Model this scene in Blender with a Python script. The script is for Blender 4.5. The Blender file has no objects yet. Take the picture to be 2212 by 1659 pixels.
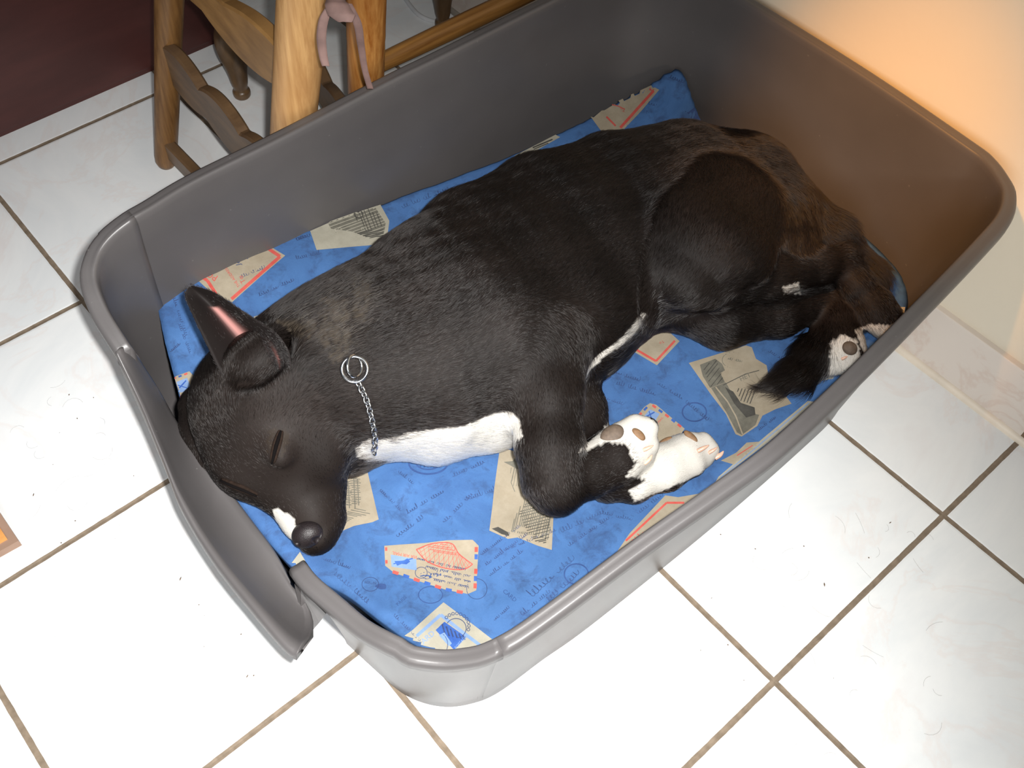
import bpy, bmesh, math, random
import numpy as np
from mathutils import Vector, Matrix
random.seed(4); rng = np.random.default_rng(7)
SC = bpy.context.scene
COL = SC.collection
# ---------------------------------------------------------------- camera, light, exposure
CF = 2199.317
CR = np.array([[0.7529359297, 0.5167067620, -0.4075556499],
               [-0.6567190303, 0.6299471250, -0.4145922513],
               [0.0425158902, 0.5798109535, 0.8136409880]])
CC = np.array([-0.19071818, -1.40347450, 1.13014321])
cam = bpy.data.cameras.new('camera'); cam.sensor_width = 36; cam.lens = CF/2212*36; cam.clip_start = .01
co = bpy.data.objects.new('camera', cam); COL.objects.link(co)
M = Matrix([list(CR[i])+[CC[i]] for i in range(3)]+[[0, 0, 0, 1]]); co.matrix_world = M
SC.camera = co
SC.view_settings.view_transform = 'Standard'; SC.view_settings.look = 'None'
SC.view_settings.exposure = 0.0; SC.view_settings.gamma = 1.0; SC.view_settings.use_curve_mapping = False
W = bpy.data.worlds.new('world'); SC.world = W; W.use_nodes = True
W.node_tree.nodes['Background'].inputs[0].default_value = (.80, .90, 1.0, 1)
W.node_tree.nodes['Background'].inputs[1].default_value = .11

def bp(u, v, z=0.):
    d = CR @ np.array([(u-1106)/CF, -(v-829.5)/CF, -1.]); t = (z-CC[2])/d[2]; return CC+t*d
def lamp(name, kind, loc, target, power, color, size=.1, **kw):
    l = bpy.data.lights.new(name, kind); l.energy = power; l.color = color
    if kind == 'AREA': l.shape = 'RECTANGLE'; l.size = size; l.size_y = kw.get('size_y', size); l.spread = kw.get('spread', math.pi)
    else: l.shadow_soft_size = size
    if kind == 'SPOT': l.spot_size = kw['angle']; l.spot_blend = kw.get('blend', 1)
    o = bpy.data.objects.new(name, l); COL.objects.link(o); o.location = loc
    o.rotation_euler = (Vector(target)-Vector(loc)).to_track_quat('-Z', 'Y').to_euler(); return o
# the flash of the camera, just beside its lens
fl = CC + CR @ np.array([.030, .022, .0])
lamp('camera_flash', 'SPOT', fl, (-.01, -.95, 0), 116, (1, .985, .96), .012, angle=math.radians(84), blend=1.0)
# daylight from a window behind the photographer
lamp('window_daylight', 'AREA', (-1.0, -2.0, 1.15), (.0, -.95, 0), 20, (.98, .97, .95), .8, size_y=.9)
# added square spot that tints the basket's right inner wall orange
wl = lamp('added_warm_spot', 'SPOT', (-.05, -.95, 1.5), (.85, -1.0, .185), 118, (1, .42, .07), .02, angle=math.radians(21), blend=1)
wl.data.use_square = True
lamp('added_wall_fill', 'SPOT', (.10, -2.4, 1.1), (.86, -1.14, .42), 34, (1, .84, .64), .08, angle=math.radians(27), blend=1)  # added fill spot, brightens the right wall and skirting

# ---------------------------------------------------------------- helpers
def pj(X):
    q = (np.asarray(X, float)-CC) @ CR
    return np.stack([1106-CF*q[..., 0]/q[..., 2], 829.5+CF*q[..., 1]/q[..., 2]], -1)
def srgb(r, g, b):
    f = lambda c: (c/255/12.92 if c/255 <= .04045 else ((c/255+.055)/1.055)**2.4)
    return (f(r), f(g), f(b), 1)
def nodes(name):
    m = bpy.data.materials.new(name); m.use_nodes = True; nt = m.node_tree
    return m, nt, nt.nodes['Principled BSDF']
def N(nt, t, **kw):
    n = nt.nodes.new(t)
    for k, v in kw.items():
        if k in n.inputs: n.inputs[k].default_value = v
        else: setattr(n, k, v)
    return n
def ramp(nt, fac, stops):
    r = nt.nodes.new('ShaderNodeValToRGB'); e = r.color_ramp.elements
    while len(e) < len(stops): e.new(.5)
    for q, (p, c) in zip(e, stops): q.position = p; q.color = c
    nt.links.new(fac, r.inputs[0]); return r.outputs[0]
def mix(nt, fac, a, b, mode='MIX'):
    n = nt.nodes.new('ShaderNodeMix'); n.data_type = 'RGBA'; n.blend_type = mode
    for s, v in ((n.inputs[0], fac), (n.inputs[6], a), (n.inputs[7], b)):
        if hasattr(v, 'is_linked'): nt.links.new(v, s)
        else: s.default_value = v
    return n.outputs[2]
def math_(nt, op, a, b=None, clamp=False):
    n = nt.nodes.new('ShaderNodeMath'); n.operation = op; n.use_clamp = clamp
    for s, v in zip(n.inputs, (a, b)):
        if v is None: continue
        if hasattr(v, 'is_linked'): nt.links.new(v, s)
        else: s.default_value = v
    return n.outputs[0]
def noise(nt, scale, detail=4, vec=None, rough=.5, dist=0):
    n = N(nt, 'ShaderNodeTexNoise', Scale=scale, Detail=detail, Roughness=rough, Distortion=dist)
    if vec is None: vec = N(nt, 'ShaderNodeNewGeometry').outputs['Position']
    nt.links.new(vec, n.inputs['Vector']); return n.outputs['Fac']
def bump(nt, bsdf, h, s=.2, d=.002):
    b = N(nt, 'ShaderNodeBump', Strength=s, Distance=d); nt.links.new(h, b.inputs['Height']); nt.links.new(b.outputs[0], bsdf.inputs['Normal'])
def plain(name, col, rough=.5, metal=0., var=.12, vs=18, spec=.5, bmp=0):
    m, nt, b = nodes(name); f = noise(nt, vs)
    lo = tuple(c*(1-var) for c in col[:3])+(1,); hi = tuple(min(1, c*(1+var)) for c in col[:3])+(1,)
    nt.links.new(ramp(nt, f, [(.3, lo), (.7, hi)]), b.inputs['Base Color'])
    b.inputs['Roughness'].default_value = rough; b.inputs['Metallic'].default_value = metal; b.inputs['Specular IOR Level'].default_value = spec
    if bmp: bump(nt, b, noise(nt, vs*20, 2), bmp, .001)
    return m
def wood(name, dark, light, axis=(6, 60, 60), rough=.45, scale=1.0):
    m, nt, b = nodes(name); tc = N(nt, 'ShaderNodeTexCoord'); mp = N(nt, 'ShaderNodeMapping')
    mp.inputs['Scale'].default_value = tuple(a*scale for a in axis); nt.links.new(tc.outputs['Object'], mp.inputs[0])
    f = noise(nt, 1.0, 6, mp.outputs[0], .6, .15); g = noise(nt, 9, 3)
    c = ramp(nt, f, [(.28, dark), (.5, tuple((a+c_)/2 for a, c_ in zip(dark, light))), (.72, light)])
    c2 = mix(nt, ramp(nt, g, [(.35, (0, 0, 0, 1)), (.75, (.55, .55, .55, 1))]), c, dark)
    nt.links.new(c2, b.inputs['Base Color']); b.inputs['Roughness'].default_value = rough
    bump(nt, b, f, .15, .001); return m
def tag(o, label=None, cat=None, group=None, kind=None):
    for k, v in (('label', label), ('category', cat), ('group', group), ('kind', kind)):
        if v: o[k] = v
    return o
def obj(name, verts, faces, mat=None, parent=None, smooth=True, uvless=True):
    me = bpy.data.meshes.new(name); me.from_pydata([tuple(map(float, v)) for v in verts], [], [tuple(map(int, f)) for f in faces]); me.update()
    if smooth: me.polygons.foreach_set('use_smooth', [True]*len(me.polygons))
    o = bpy.data.objects.new(name, me); COL.objects.link(o)
    for m in (mat if isinstance(mat, (list, tuple)) else [mat]):
        if m: me.materials.append(m)
    if parent: o.parent = parent; o.matrix_parent_inverse = parent.matrix_world.inverted()
    return o
def empty(name, loc):
    o = bpy.data.objects.new(name, None); COL.objects.link(o); o.location = loc; o.empty_display_size = .05
    bpy.context.view_layer.update(); return o
class MB:
    def __init__(s): s.v = []; s.f = []
    def add(s, v, f):
        n = len(s.v); s.v += [tuple(x) for x in v]; s.f += [tuple(i+n for i in q) for q in f]
    def box(s, c, size, R=np.eye(3), bev=.0):
        bm = bmesh.new(); bmesh.ops.create_cube(bm, size=1)
        bmesh.ops.scale(bm, vec=size, verts=bm.verts)
        if bev: bmesh.ops.bevel(bm, geom=bm.edges[:], offset=bev, segments=3, affect='EDGES', profile=.5)
        s.bm(bm, c, R)
    def bm(s, bm, c=(0, 0, 0), R=np.eye(3)):
        bm.verts.index_update(); v = [R @ np.array(x.co)+np.array(c) for x in bm.verts]; f = [[x.index for x in q.verts] for q in bm.faces]; bm.free(); s.add(v, f)
    def tube(s, pts, rad, n=16, up=(0, 0, 1), flat=1.0, cap=True):
        pts = np.asarray(pts, float); k = len(pts); rad = np.broadcast_to(np.asarray(rad, float), (k,)); rows = []
        t = np.gradient(pts, axis=0); t /= np.linalg.norm(t, axis=1)[:, None]+1e-12
        a = np.cross(t[0], up)
        if np.linalg.norm(a) < 1e-4: a = np.cross(t[0], (1, 0, .1))
        for i in range(k):
            a = a-np.dot(a, t[i])*t[i]; a /= np.linalg.norm(a); b = np.cross(t[i], a)
            th = np.arange(n)/n*2*np.pi
            rows.append(pts[i]+rad[i]*(np.cos(th)[:, None]*a+flat*np.sin(th)[:, None]*b))
        v = np.concatenate(rows); f = [[i*n+j, i*n+(j+1) % n, (i+1)*n+(j+1) % n, (i+1)*n+j] for i in range(k-1) for j in range(n)]
        if cap: f += [list(range(n))[::-1], [(k-1)*n+j for j in range(n)]]
        s.add(v, f)
    def make(s, name, mat, parent=None, smooth=True): return obj(name, s.v, s.f, mat, parent, smooth)
def catmull(P, n=8, closed=False):
    P = np.asarray(P, float); out = []; k = len(P)
    for i in range(k if closed else k-1):
        g = lambda j: P[j % k] if closed else P[min(max(j, 0), k-1)]
        p0, p1, p2, p3 = g(i-1), g(i), g(i+1), g(i+2)
        for t in np.arange(n)/n:
            out.append(.5*((2*p1)+(-p0+p2)*t+(2*p0-5*p1+4*p2-p3)*t*t+(-p0+3*p1-3*p2+p3)*t**3))
    if not closed: out.append(P[-1])
    return np.array(out)
def resample(P, step):
    P = np.asarray(P, float); d = np.r_[0, np.cumsum(np.linalg.norm(np.diff(P[:, :3], axis=0), axis=1))]
    n = max(2, int(round(d[-1]/step))+1); s = np.linspace(0, d[-1], n)
    return np.stack([np.interp(s, d, P[:, i]) for i in range(P.shape[1])], 1)
def px(l, **k): return np.array([bp(*p) for p in l])

# ---------------------------------------------------------------- room
S = .333; WX = .852
mt, nt, b = nodes('floor_tiles')
pos = N(nt, 'ShaderNodeNewGeometry').outputs['Position']; sp = N(nt, 'ShaderNodeSeparateXYZ'); nt.links.new(pos, sp.inputs[0])
def line(c, off):
    a = math_(nt, 'ADD', c, off+S*20); a = math_(nt, 'DIVIDE', a, S); a = math_(nt, 'FRACT', a)
    a = math_(nt, 'SUBTRACT', a, .5); a = math_(nt, 'ABSOLUTE', a); return math_(nt, 'MULTIPLY', math_(nt, 'SUBTRACT', .5, a), S)
dm = math_(nt, 'MINIMUM', line(sp.outputs[0], 0), line(sp.outputs[1], 0))
wob = math_(nt, 'MULTIPLY', math_(nt, 'SUBTRACT', noise(nt, 60, 2), .5), .0012)
gm = math_(nt, 'LESS_THAN', math_(nt, 'ADD', dm, wob), .0035)
n1 = noise(nt, 5, 8, None, .62, 1.2); n2 = noise(nt, 2.6, 6, None, .6, 2.2)
v1 = ramp(nt, n1, [(.46, (0, 0, 0, 1)), (.50, (1, 1, 1, 1)), (.54, (0, 0, 0, 1))])
base = ramp(nt, n2, [(.3, srgb(226, 230, 232)), (.55, srgb(238, 240, 240)), (.8, srgb(230, 228, 228))])
tile = mix(nt, math_(nt, 'MULTIPLY', v1, .22), base, srgb(226, 208, 200))
gr = ramp(nt, noise(nt, 90, 3), [(.3, srgb(112, 98, 82)), (.7, srgb(140, 124, 106))])
nt.links.new(mix(nt, gm, tile, gr), b.inputs['Base Color'])
nt.links.new(math_(nt, 'ADD', math_(nt, 'MULTIPLY', gm, .45), .32), b.inputs['Roughness'])
hb = math_(nt, 'MULTIPLY', math_(nt, 'MINIMUM', dm, .006), 160)
bump(nt, b, hb, .6, .0015)
f = MB(); f.box((.1, -.7, -.02), (3.4, 3.2, .04)); floor = f.make('floor', mt, smooth=False); tag(floor, kind='structure')
mw, nt, b = nodes('painted_plaster')
nt.links.new(ramp(nt, noise(nt, 3, 5), [(.3, srgb(226, 216, 196)), (.7, srgb(232, 223, 205))]), b.inputs['Base Color'])
b.inputs['Roughness'].default_value = .6; bump(nt, b, noise(nt, 120, 4), .12, .001)
f = MB(); f.box((WX+.05, -.7, .9), (.1, 3.2, 1.8)); tag(f.make('wall_right', mw, smooth=False), kind='structure')
ms, nt, b = nodes('skirting_tile'); sp = N(nt, 'ShaderNodeSeparateXYZ'); nt.links.new(N(nt, 'ShaderNodeNewGeometry').outputs['Position'], sp.inputs[0])
sl = line(sp.outputs[1], 0); g2 = math_(nt, 'LESS_THAN', sl, .003)
st = mix(nt, math_(nt, 'MULTIPLY', ramp(nt, noise(nt, 6, 8, None, .62, 1.4), [(.46, (0, 0, 0, 1)), (.5, (1, 1, 1, 1)), (.54, (0, 0, 0, 1))]), .4), srgb(222, 212, 202), srgb(205, 180, 165))
nt.links.new(mix(nt, g2, st, srgb(120, 100, 80)), b.inputs['Base Color']); b.inputs['Roughness'].default_value = .3
f = MB(); f.box((WX-.004, -.7, .056), (.010, 3.2, .100), bev=.0015); tag(f.make('baseboard_right', ms, smooth=False), kind='structure')
f = MB(); f.tube([(WX-.008, -2.28, .001), (WX-.008, -.02, .001)], .008, 12); tag(f.make('trim_1', plain('sealant_white', srgb(226, 214, 196), .5), smooth=True), kind='structure')
# ---------------------------------------------------------------- plastic dog basket
def plastic():
    m, nt, b = nodes('grey_plastic')
    c = ramp(nt, noise(nt, 7, 6), [(.3, srgb(82, 79, 79)), (.7, srgb(90, 87, 87))])
    sc = ramp(nt, noise(nt, 160, 2), [(.74, (0, 0, 0, 1)), (.80, (.2, .2, .2, 1))])
    nt.links.new(mix(nt, sc, c, srgb(170, 166, 164)), b.inputs['Base Color']); b.inputs['Roughness'].default_value = .38
    bump(nt, b, noise(nt, 500, 2), .06, .0006); return m
MP = plastic()
near = px([(1088, 1412, .268), (1133, 1387, .272), (1220, 1325, .28), (1400, 1190, .30), (1560, 1077, .32), (1695, 977, .335), (1860, 822, .345), (2023, 656, .355), (2136, 537, .36), (2190, 472, .365), (2201, 418, .365), (2183, 378, .365), (2150, 336, .365), (2100, 298, .365), (1882, 150, .365), (1640, 0, .365)])
farc = np.array([[.836, -.70, .363], [.83, -.645, .36], [.812, -.60, .357], [.778, -.574, .353], [.72, -.566, .351]])
back = px([(1142, 5, .35), (946, 102, .35), (830, 158, .35), (603, 275, .35), (404, 372, .35), (306, 430, .35), (267, 452, .35)])
left = px([(272, 449, .35), (267, 452, .35), (230, 479, .345), (200, 508, .34), (180, 538, .335), (167, 575, .33), (166, 602, .325), (173, 634, .32), (194, 683, .31), (223, 730, .30), (249, 770, .29)])
front = px([(622, 1229, .24), (651, 1267, .243), (704, 1313, .245), (767, 1367, .247), (821, 1398, .25), (850, 1412, .25), (880, 1431, .25), (952, 1441, .25), (1007, 1437, .255), (1043, 1430, .26), (1088, 1412, .268)])
LIPO = px([(249, 770, .29), (300, 890, .262), (352, 1025, .242), (385, 1105, .232), (460, 1227, .222), (539, 1325, .22), (605, 1399, .22), (635, 1420, .22)])
LIPI = px([(276, 753, .285), (329, 830, .24), (370, 900, .212), (413, 965, .195), (471, 1035, .182), (539, 1125, .175), (592, 1196, .172), (628, 1262, .172)])
CEN = np.array([.40, -.87])
FOOT = np.array([[-.030, -.80], [-.026, -.88], [-.018, -.939], [-.010, -1.0], [-.005, -1.035], [.003, -1.078], [.026, -1.112], [.050, -1.128], [.081, -1.139], [.145, -1.143], [.22, -1.149], [.423, -1.154], [.60, -1.152], [.68, -1.146], [.735, -1.122], [.768, -1.07], [.790, -.97], [.795, -.76], [.785, -.650], [.72, -.590], [.6, -.577], [.3, -.577], [.1, -.577], [.03, -.579], [-.026, -.594], [-.052, -.632], [-.048, -.72]])
FOOT = catmull(FOOT, 14, True)
def profile(E, inn, base=.022):
    """one column of the wall, from the foot over the rolled rim to the floor inside"""
    z = E[2]; T = E[:2]+inn*.05; d = np.linalg.norm(FOOT-T, axis=1); w = np.exp(-((d-d.min())/.012)**2)*np.exp(-d/.02); Fp = (FOOT*w[:, None]).sum(0)/w.sum(); o = Fp-E[:2]
    pt = lambda k, a, h: np.r_[E[:2]+o*k+inn*a, h]
    pr = [pt(1, .05, 0), pt(1, .004, 0), pt(1, 0, .004), pt(.99, 0, .02)]
    for t in (.25, .5, .72): pr.append(pt((1-t), .009*t, .02+(z-.042)*t))
    pr += [pt(0, a, z-h) for a, h in ((.009, .024), (.0075, .0195), (.003, .018), (0, .014), (0, .006), (.0018, .002), (.005, .0006), (.009, .0012), (.0125, .0008), (.0148, .0002), (.0165, .001), (.0178, .004), (.0188, .010))]
    for t, th in ((.10, .0145), (.35, .0095), (.7, .0075)): pr.append(pt(t, th, z-.016-(z-.06)*t))
    pr += [pt(1, .008, .044), pt(1, .018, .028), pt(1, .05, base)]
    return pr
def wall_mesh(P, inset=0.):
    P = resample(catmull(P, 6), .008)
    t = np.gradient(P[:, :2], axis=0); t /= np.linalg.norm(t, axis=1)[:, None]; nr = np.stack([-t[:, 1], t[:, 0]], 1)
    k = np.sum(nr*(CEN-P[:, :2]), 1) < 0; nr[k] *= -1
    for _ in range(6): nr[1:-1] = (nr[:-2]+nr[2:]+2*nr[1:-1])/4
    nr /= np.linalg.norm(nr, axis=1)[:, None]
    return [profile(P[i]+np.r_[nr[i]*inset, inset*.3], nr[i]) for i in range(len(P))]
def skin(rows, closed=False):
    n = len(rows[0]); k = len(rows); v = [p for r in rows for p in r]
    f = [[i*n+j, i*n+j+1, ((i+1) % k)*n+j+1, ((i+1) % k)*n+j] for i in range(k if closed else k-1) for j in range(n-1)]
    f += [[i*n+n-1, i*n, (i+1)*n, (i+1)*n+n-1] for i in range(k-1)]
    return v, f
tub = empty('dog_basket', (.40, -.87, 0)); tag(tub, 'large grey plastic dog basket with high sides and a cut-down entrance lip, on the tiles', 'dog basket')
rm = wall_mesh(np.concatenate([near, farc, back, px([(230, 479, .345), (208, 499, .341)])]))
v, f = skin(rm); n = len(rm[0])
f += [[i for i in range(n)][::-1], [(len(rm)-1)*n+i for i in range(n)]]
shell = obj('shell', v, f, MP, tub)
rl = wall_mesh(left, .0012)
# the entrance: a low sill whose sheet scoops outwards and ends in a curled tip
LO = resample(catmull(LIPO, 6), .004); LI = catmull(LIPI, 6); li = np.linspace(0, len(LI)-1, len(LO))
LI = np.stack([np.interp(li, range(len(LI)), LI[:, i]) for i in range(3)], 1)
TT = (.02, .06, .11, .17, .26, .38, .52, .66, .8, .9, 1); lip_rows = []; nl = len(LO); TIP = bp(690, 1352, .135)
for q, (O, I) in enumerate(zip(LO, LI)):
    d_ = I-O; d_[2] = 0; O = O+d_/np.linalg.norm(d_)*.007*min(1, q/30)
    e = max(0, (q/(nl-1)-.72)/.28)**1.6
    w = I-O; mid = O+w*.5; cv = min(1, max(0, (q/(nl-1)-.22)/.35)); mid[2] = (O[2]+I[2])/2+.016*(1-cv)-cv*(.020+.16*np.linalg.norm(w[:2])); mid = mid*(1-e)+TIP*e
    d = w.copy(); d[2] = 0; d /= np.linalg.norm(d)+1e-9; top = []
    bz = lambda t: (1-t)**2*O+2*t*(1-t)*mid+t*t*I
    row = [np.r_[I[:2]+d[:2]*.055, 0.004], np.r_[I[:2]+d[:2]*.014, 0.002], np.r_[I[:2]+d[:2]*.004, .03], np.r_[I[:2]-d[:2]*.008, max(.05, I[2]-.09)]]
    for t in (.8, .6, .35, .12): row.append(bz(t)+np.array([0, 0, -.0080])-d*.002)
    row += [O+np.array([0, 0, -.030])+d*.006, O+np.array([0, 0, -.024])-d*.001, O+np.array([0, 0, -.019])]
    row += [bz(t)+np.array([0, 0, .003*math.sin(min(1, t/.22)*math.pi)-.015*max(0, 1-t/.17)**1.6]) for t in TT]
    row += [I+d*.004+np.array([0, 0, -.003]), I+d*.008+np.array([0, 0, -.02]), np.r_[I[:2]+d[:2]*.018, .06], np.r_[I[:2]+d[:2]*.055, .022]]
    lip_rows.append(row)
WT = [0]*4+[abs(math.sin(math.pi*t))**.7 for t in (.8, .6, .35, .12)]+[0]*3+[abs(math.sin(math.pi*t))**.7 for t in TT]+[0]*4
for a_, h_ in ((.004, .0025), (.007, .003), (.008, .001)):   # curled end edge
    g = [np.array(x) for x in lip_rows[nl-1]]; t_ = LO[-1]-LO[-4]; t_ /= np.linalg.norm(t_); s_ = np.array([t_[0]*.3+.5, t_[1], 0]); s_ /= np.linalg.norm(s_)
    lip_rows.append([x+WT[i_]*(s_*a_+np.array([0, 0, h_])) for i_, x in enumerate(g)])
v, f = skin(lip_rows); n = len(lip_rows[0]); f += [list(range(n))[::-1], [(len(lip_rows)-1)*n+i for i in range(n)]]
lip = obj('entrance_lip', v, f, MP, tub); lip['label'] = 'flared scooped lip at the cut-down entrance'
rf = wall_mesh(front)
v, f = skin(rl); n = len(rl[0]); f += [list(range(n))[::-1], [(len(rl)-1)*n+i for i in range(n)]]
obj('corner_panel', v, f, MP, tub)
v, f = skin(rf); f += [list(range(n))[::-1], [(len(rf)-1)*n+i for i in range(n)]]
obj('front_panel', v, f, MP, tub)['label'] = 'lower front corner of the basket wall'
# bracket under the front wall beside the entrance
bq = [bp(*q) for q in ((636, 1262, .19), (650, 1274, .19), (704, 1326, .13), (690, 1345, .115), (668, 1370, .10), (650, 1378, .105), (648, 1320, .15))]
obj('bracket', bq+[q+np.array([.006, .004, -.004]) for q in bq], [list(range(7)), [7+i for i in range(7)][::-1]]+[[i, 7+i, 7+(i+1) % 7, (i+1) % 7] for i in range(7)], MP, tub, smooth=False)
ring = [r[-1] for r in lip_rows]+[r[-1] for r in rf]+[r[-1] for r in rm]+[r[-1] for r in rl]
bmp_ = [np.r_[p[:2], .024] for p in ring]; nb = len(bmp_)
obj('base', bmp_+[np.r_[p[:2], .004] for p in bmp_], [list(range(nb)), [nb+i for i in range(nb)][::-1]]+[[i, nb+i, nb+(i+1) % nb, (i+1) % nb] for i in range(nb)], MP, tub, smooth=False)

# ---------------------------------------------------------------- cushion
CB = np.concatenate([
 px([(333, 628, .205), (337, 612, .208), (352, 598, .208), (420, 572, .202), (550, 530, .194), (680, 489, .186), (830, 435, .178), (970, 385, .176), (1110, 331, .178), (1200, 288, .182), (1290, 243, .190), (1380, 195, .207), (1446, 152, .230), (1466, 147, .236), (1480, 160, .236), (1500, 215, .226), (1525, 280, .214)]),
 np.array([[.772, -.80, .20], [.784, -.90, .195], [.785, -1.0, .195], [.775, -1.09, .195], [.745, -1.135, .19], [.69, -1.156, .185], [.55, -1.165, .175], [.40, -1.163, .168], [.22, -1.158, .165], [.10, -1.147, .165], [.05, -1.13, .165], [.02, -1.10, .165], [.002, -1.05, .165], [-.008, -1.0, .165]]),
 px([(640, 1226, .168), (600, 1190, .170), (539, 1117, .172), (471, 1027, .172), (425, 962, .174), (398, 895, .178), (376, 815, .186), (355, 735, .196), (341, 670, .203)])])
CBs = resample(np.r_[catmull(CB, 5, True), CB[:1]], .006)[:-1]
CI = np.array([[.1, -.75, .165], [.15, -.95, .158], [.25, -1.05, .155], [.3, -.8, .155], [.45, -.9, .155], [.6, -.9, .157], [.6, -1.05, .158], [.5, -.75, .158], [.68, -.8, .168], [.69, -1.0, .165], [.05, -.9, .16], [.1, -1.05, .157], [.4, -1.08, .156]])
CPT = np.concatenate([CBs[::3], CI]); CWT = np.r_[np.full(len(CBs[::3]), .35), np.full(len(CI), 6.)]
FOLD = [((.05, -.98), (.24, -1.10), .004, .016), ((-.02, -1.0), (.04, -1.10), .005, .014), ((.06, -1.10), (.18, -1.13), .003, .012), ((.60, -1.08), (.72, -1.10), .003, .01), ((.64, -1.04), (.70, -1.12), .003, .01), ((.03, -.90), (.10, -.99), .003, .014), ((.03, -.62), (.10, -.66), .003, .012)]
def hnoise(x, y):
    return .0013*np.sin(31*x+11*y+1.2)*np.sin(23*y-9*x)+.0009*np.sin(61*x-37*y)*np.sin(53*y+19*x+.6)+.0005*np.sin(120*x+70*y)*np.sin(95*y-60*x)
def hc(x, y):
    x = np.asarray(x, float).ravel(); y = np.asarray(y, float).ravel(); out = np.empty_like(x)
    for a in range(0, len(x), 4000):
        d2 = (x[a:a+4000, None]-CPT[:, 0])**2+(y[a:a+4000, None]-CPT[:, 1])**2+1e-6
        w = CWT/d2**1.6; out[a:a+4000] = (w*CPT[:, 2]).sum(1)/w.sum(1)
    out += hnoise(x, y)
    for p, q, hh, wd in FOLD:
        p = np.array(p); q = np.array(q); e = q-p; L = e@e
        t = np.clip(((x-p[0])*e[0]+(y-p[1])*e[1])/L, 0, 1); d = np.hypot(x-p[0]-t*e[0], y-p[1]-t*e[1])
        out += hh*np.exp(-(d/wd)**2)*np.sin(np.pi*np.clip(t*.9+.05, 0, 1))
    return out
def onc(u, v, dz=0.):
    """point of the cushion surface seen at a pixel"""
    z = .165
    for _ in range(6):
        p = bp(u, v, z); z = float(hc(p[0], p[1])[0])+dz
    return bp(u, v, z)
mc, nt, b = nodes('blue_cotton')
f1 = noise(nt, 14, 8, None, .65, .8); f2 = noise(nt, 46, 6, None, .7, .4); f3 = noise(nt, 700, 2)
c = ramp(nt, f1, [(.25, srgb(52, 84, 132)), (.55, srgb(64, 102, 152)), (.8, srgb(76, 114, 166))])
c = mix(nt, ramp(nt, f2, [(.50, (0, 0, 0, 1)), (.70, (.75, .75, .75, 1))]), c, srgb(46, 64, 100))
c = mix(nt, math_(nt, 'MULTIPLY', f3, .15), c, srgb(100, 130, 180))
nt.links.new(c, b.inputs['Base Color']); b.inputs['Roughness'].default_value = .85; b.inputs['Specular IOR Level'].default_value = .2
bump(nt, b, f3, .25, .0008)
cc0 = np.array([.36, -.88])
v = []; fcs = []; nb = len(CBs); NR = 52
for k in range(NR):
    s = 1-k/NR; s = s**.9
    xy = cc0+(CBs[:, :2]-cc0)*s; v.append(np.c_[xy, hc(xy[:, 0], xy[:, 1])-(.003 if k == 0 else 0)])
side = []
for s, dz in ((1.0, .008), (.998, .018), (.99, .032), (.975, .05), (.94, None)):
    xy = cc0+(CBs[:, :2]-cc0)*s; zz = np.full(nb, .03) if dz is None else hc(CBs[:, 0], CBs[:, 1])-dz; side.append(np.c_[xy, zz])
allr = side[::-1]+v; V = np.concatenate(allr+[np.array([[cc0[0], cc0[1], float(hc(*cc0)[0])]])]); K = len(allr)
fcs = [[i*nb+j, i*nb+(j+1) % nb, (i+1)*nb+(j+1) % nb, (i+1)*nb+j] for i in range(K-1) for j in range(nb)]
fcs += [[(K-1)*nb+j, (K-1)*nb+(j+1) % nb, K*nb] for j in range(nb)]+[[j for j in range(nb)][::-1]]
CUSH_V, CUSH_F = V, fcs
#DECALS#
# ---- printed pattern of the cotton: torn postcards, envelopes, stamps, handwriting (all part of the cushion's mesh)
def bpv(P, z):
    d = np.c_[(P[:, 0]-1106)/CF, -(P[:, 1]-829.5)/CF, -np.ones(len(P))] @ CR.T; t = (z-CC[2])/d[:, 2]; return CC+t[:, None]*d
def oncv(P, dz=0.):
    P = np.asarray(P, float); z = np.full(len(P), .165)
    for _ in range(6): q = bpv(P, z); z = hc(q[:, 0], q[:, 1])+dz
    return bpv(P, z)
PM = [mc]
def cloth(name, c1, c2):
    m, nt, b = nodes(name); f = noise(nt, 60, 6, None, .7); g = noise(nt, 700, 2)
    nt.links.new(ramp(nt, f, [(.3, c1), (.7, c2)]), b.inputs['Base Color']); b.inputs['Roughness'].default_value = .85; b.inputs['Specular IOR Level'].default_value = .2; bump(nt, b, g, .2, .0008); PM.append(m); return len(PM)-1
CREAM = cloth('print_cream', srgb(142, 131, 112), srgb(156, 146, 128)); GREYC = cloth('print_pale_grey', srgb(146, 142, 128), srgb(160, 156, 142))
RED = cloth('print_red', srgb(176, 70, 62), srgb(190, 92, 84)); BLU = cloth('print_blue', srgb(42, 74, 142), srgb(64, 100, 168)); INK = cloth('print_ink', srgb(42, 54, 88), srgb(58, 74, 116))
GRY = cloth('print_grey', srgb(88, 86, 78), srgb(116, 113, 102)); DGR = cloth('print_dark_grey', srgb(56, 55, 52), srgb(80, 78, 73)); LBL = cloth('print_light_blue', srgb(104, 130, 170), srgb(124, 148, 184)); SMD = cloth('print_smudge', srgb(46, 66, 110), srgb(58, 84, 134))
DV = []; DF = []; DM = []
def put(v, f, mat, layer):
    v = np.asarray(v, float); w = oncv(v); x, y = w[:, 0], w[:, 1]; r = np.zeros(len(v), bool)
    for (x0, y0), (x1, y1) in zip(CBs[::3, :2], np.roll(CBs[::3, :2], -1, 0)):
        r ^= ((y0 > y) != (y1 > y)) & (x < (x1-x0)*(y-y0)/((y1-y0) if y1 != y0 else 1e-9)+x0)
    f = [i for i in f if all(r[j] for j in i)]
    if not f: return
    n = sum(len(a) for a in DV); DV.append(oncv(v, .0003+.00022*layer)); DF.extend([tuple(i+n for i in q) for q in f]); DM.extend([mat]*len(f))
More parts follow.
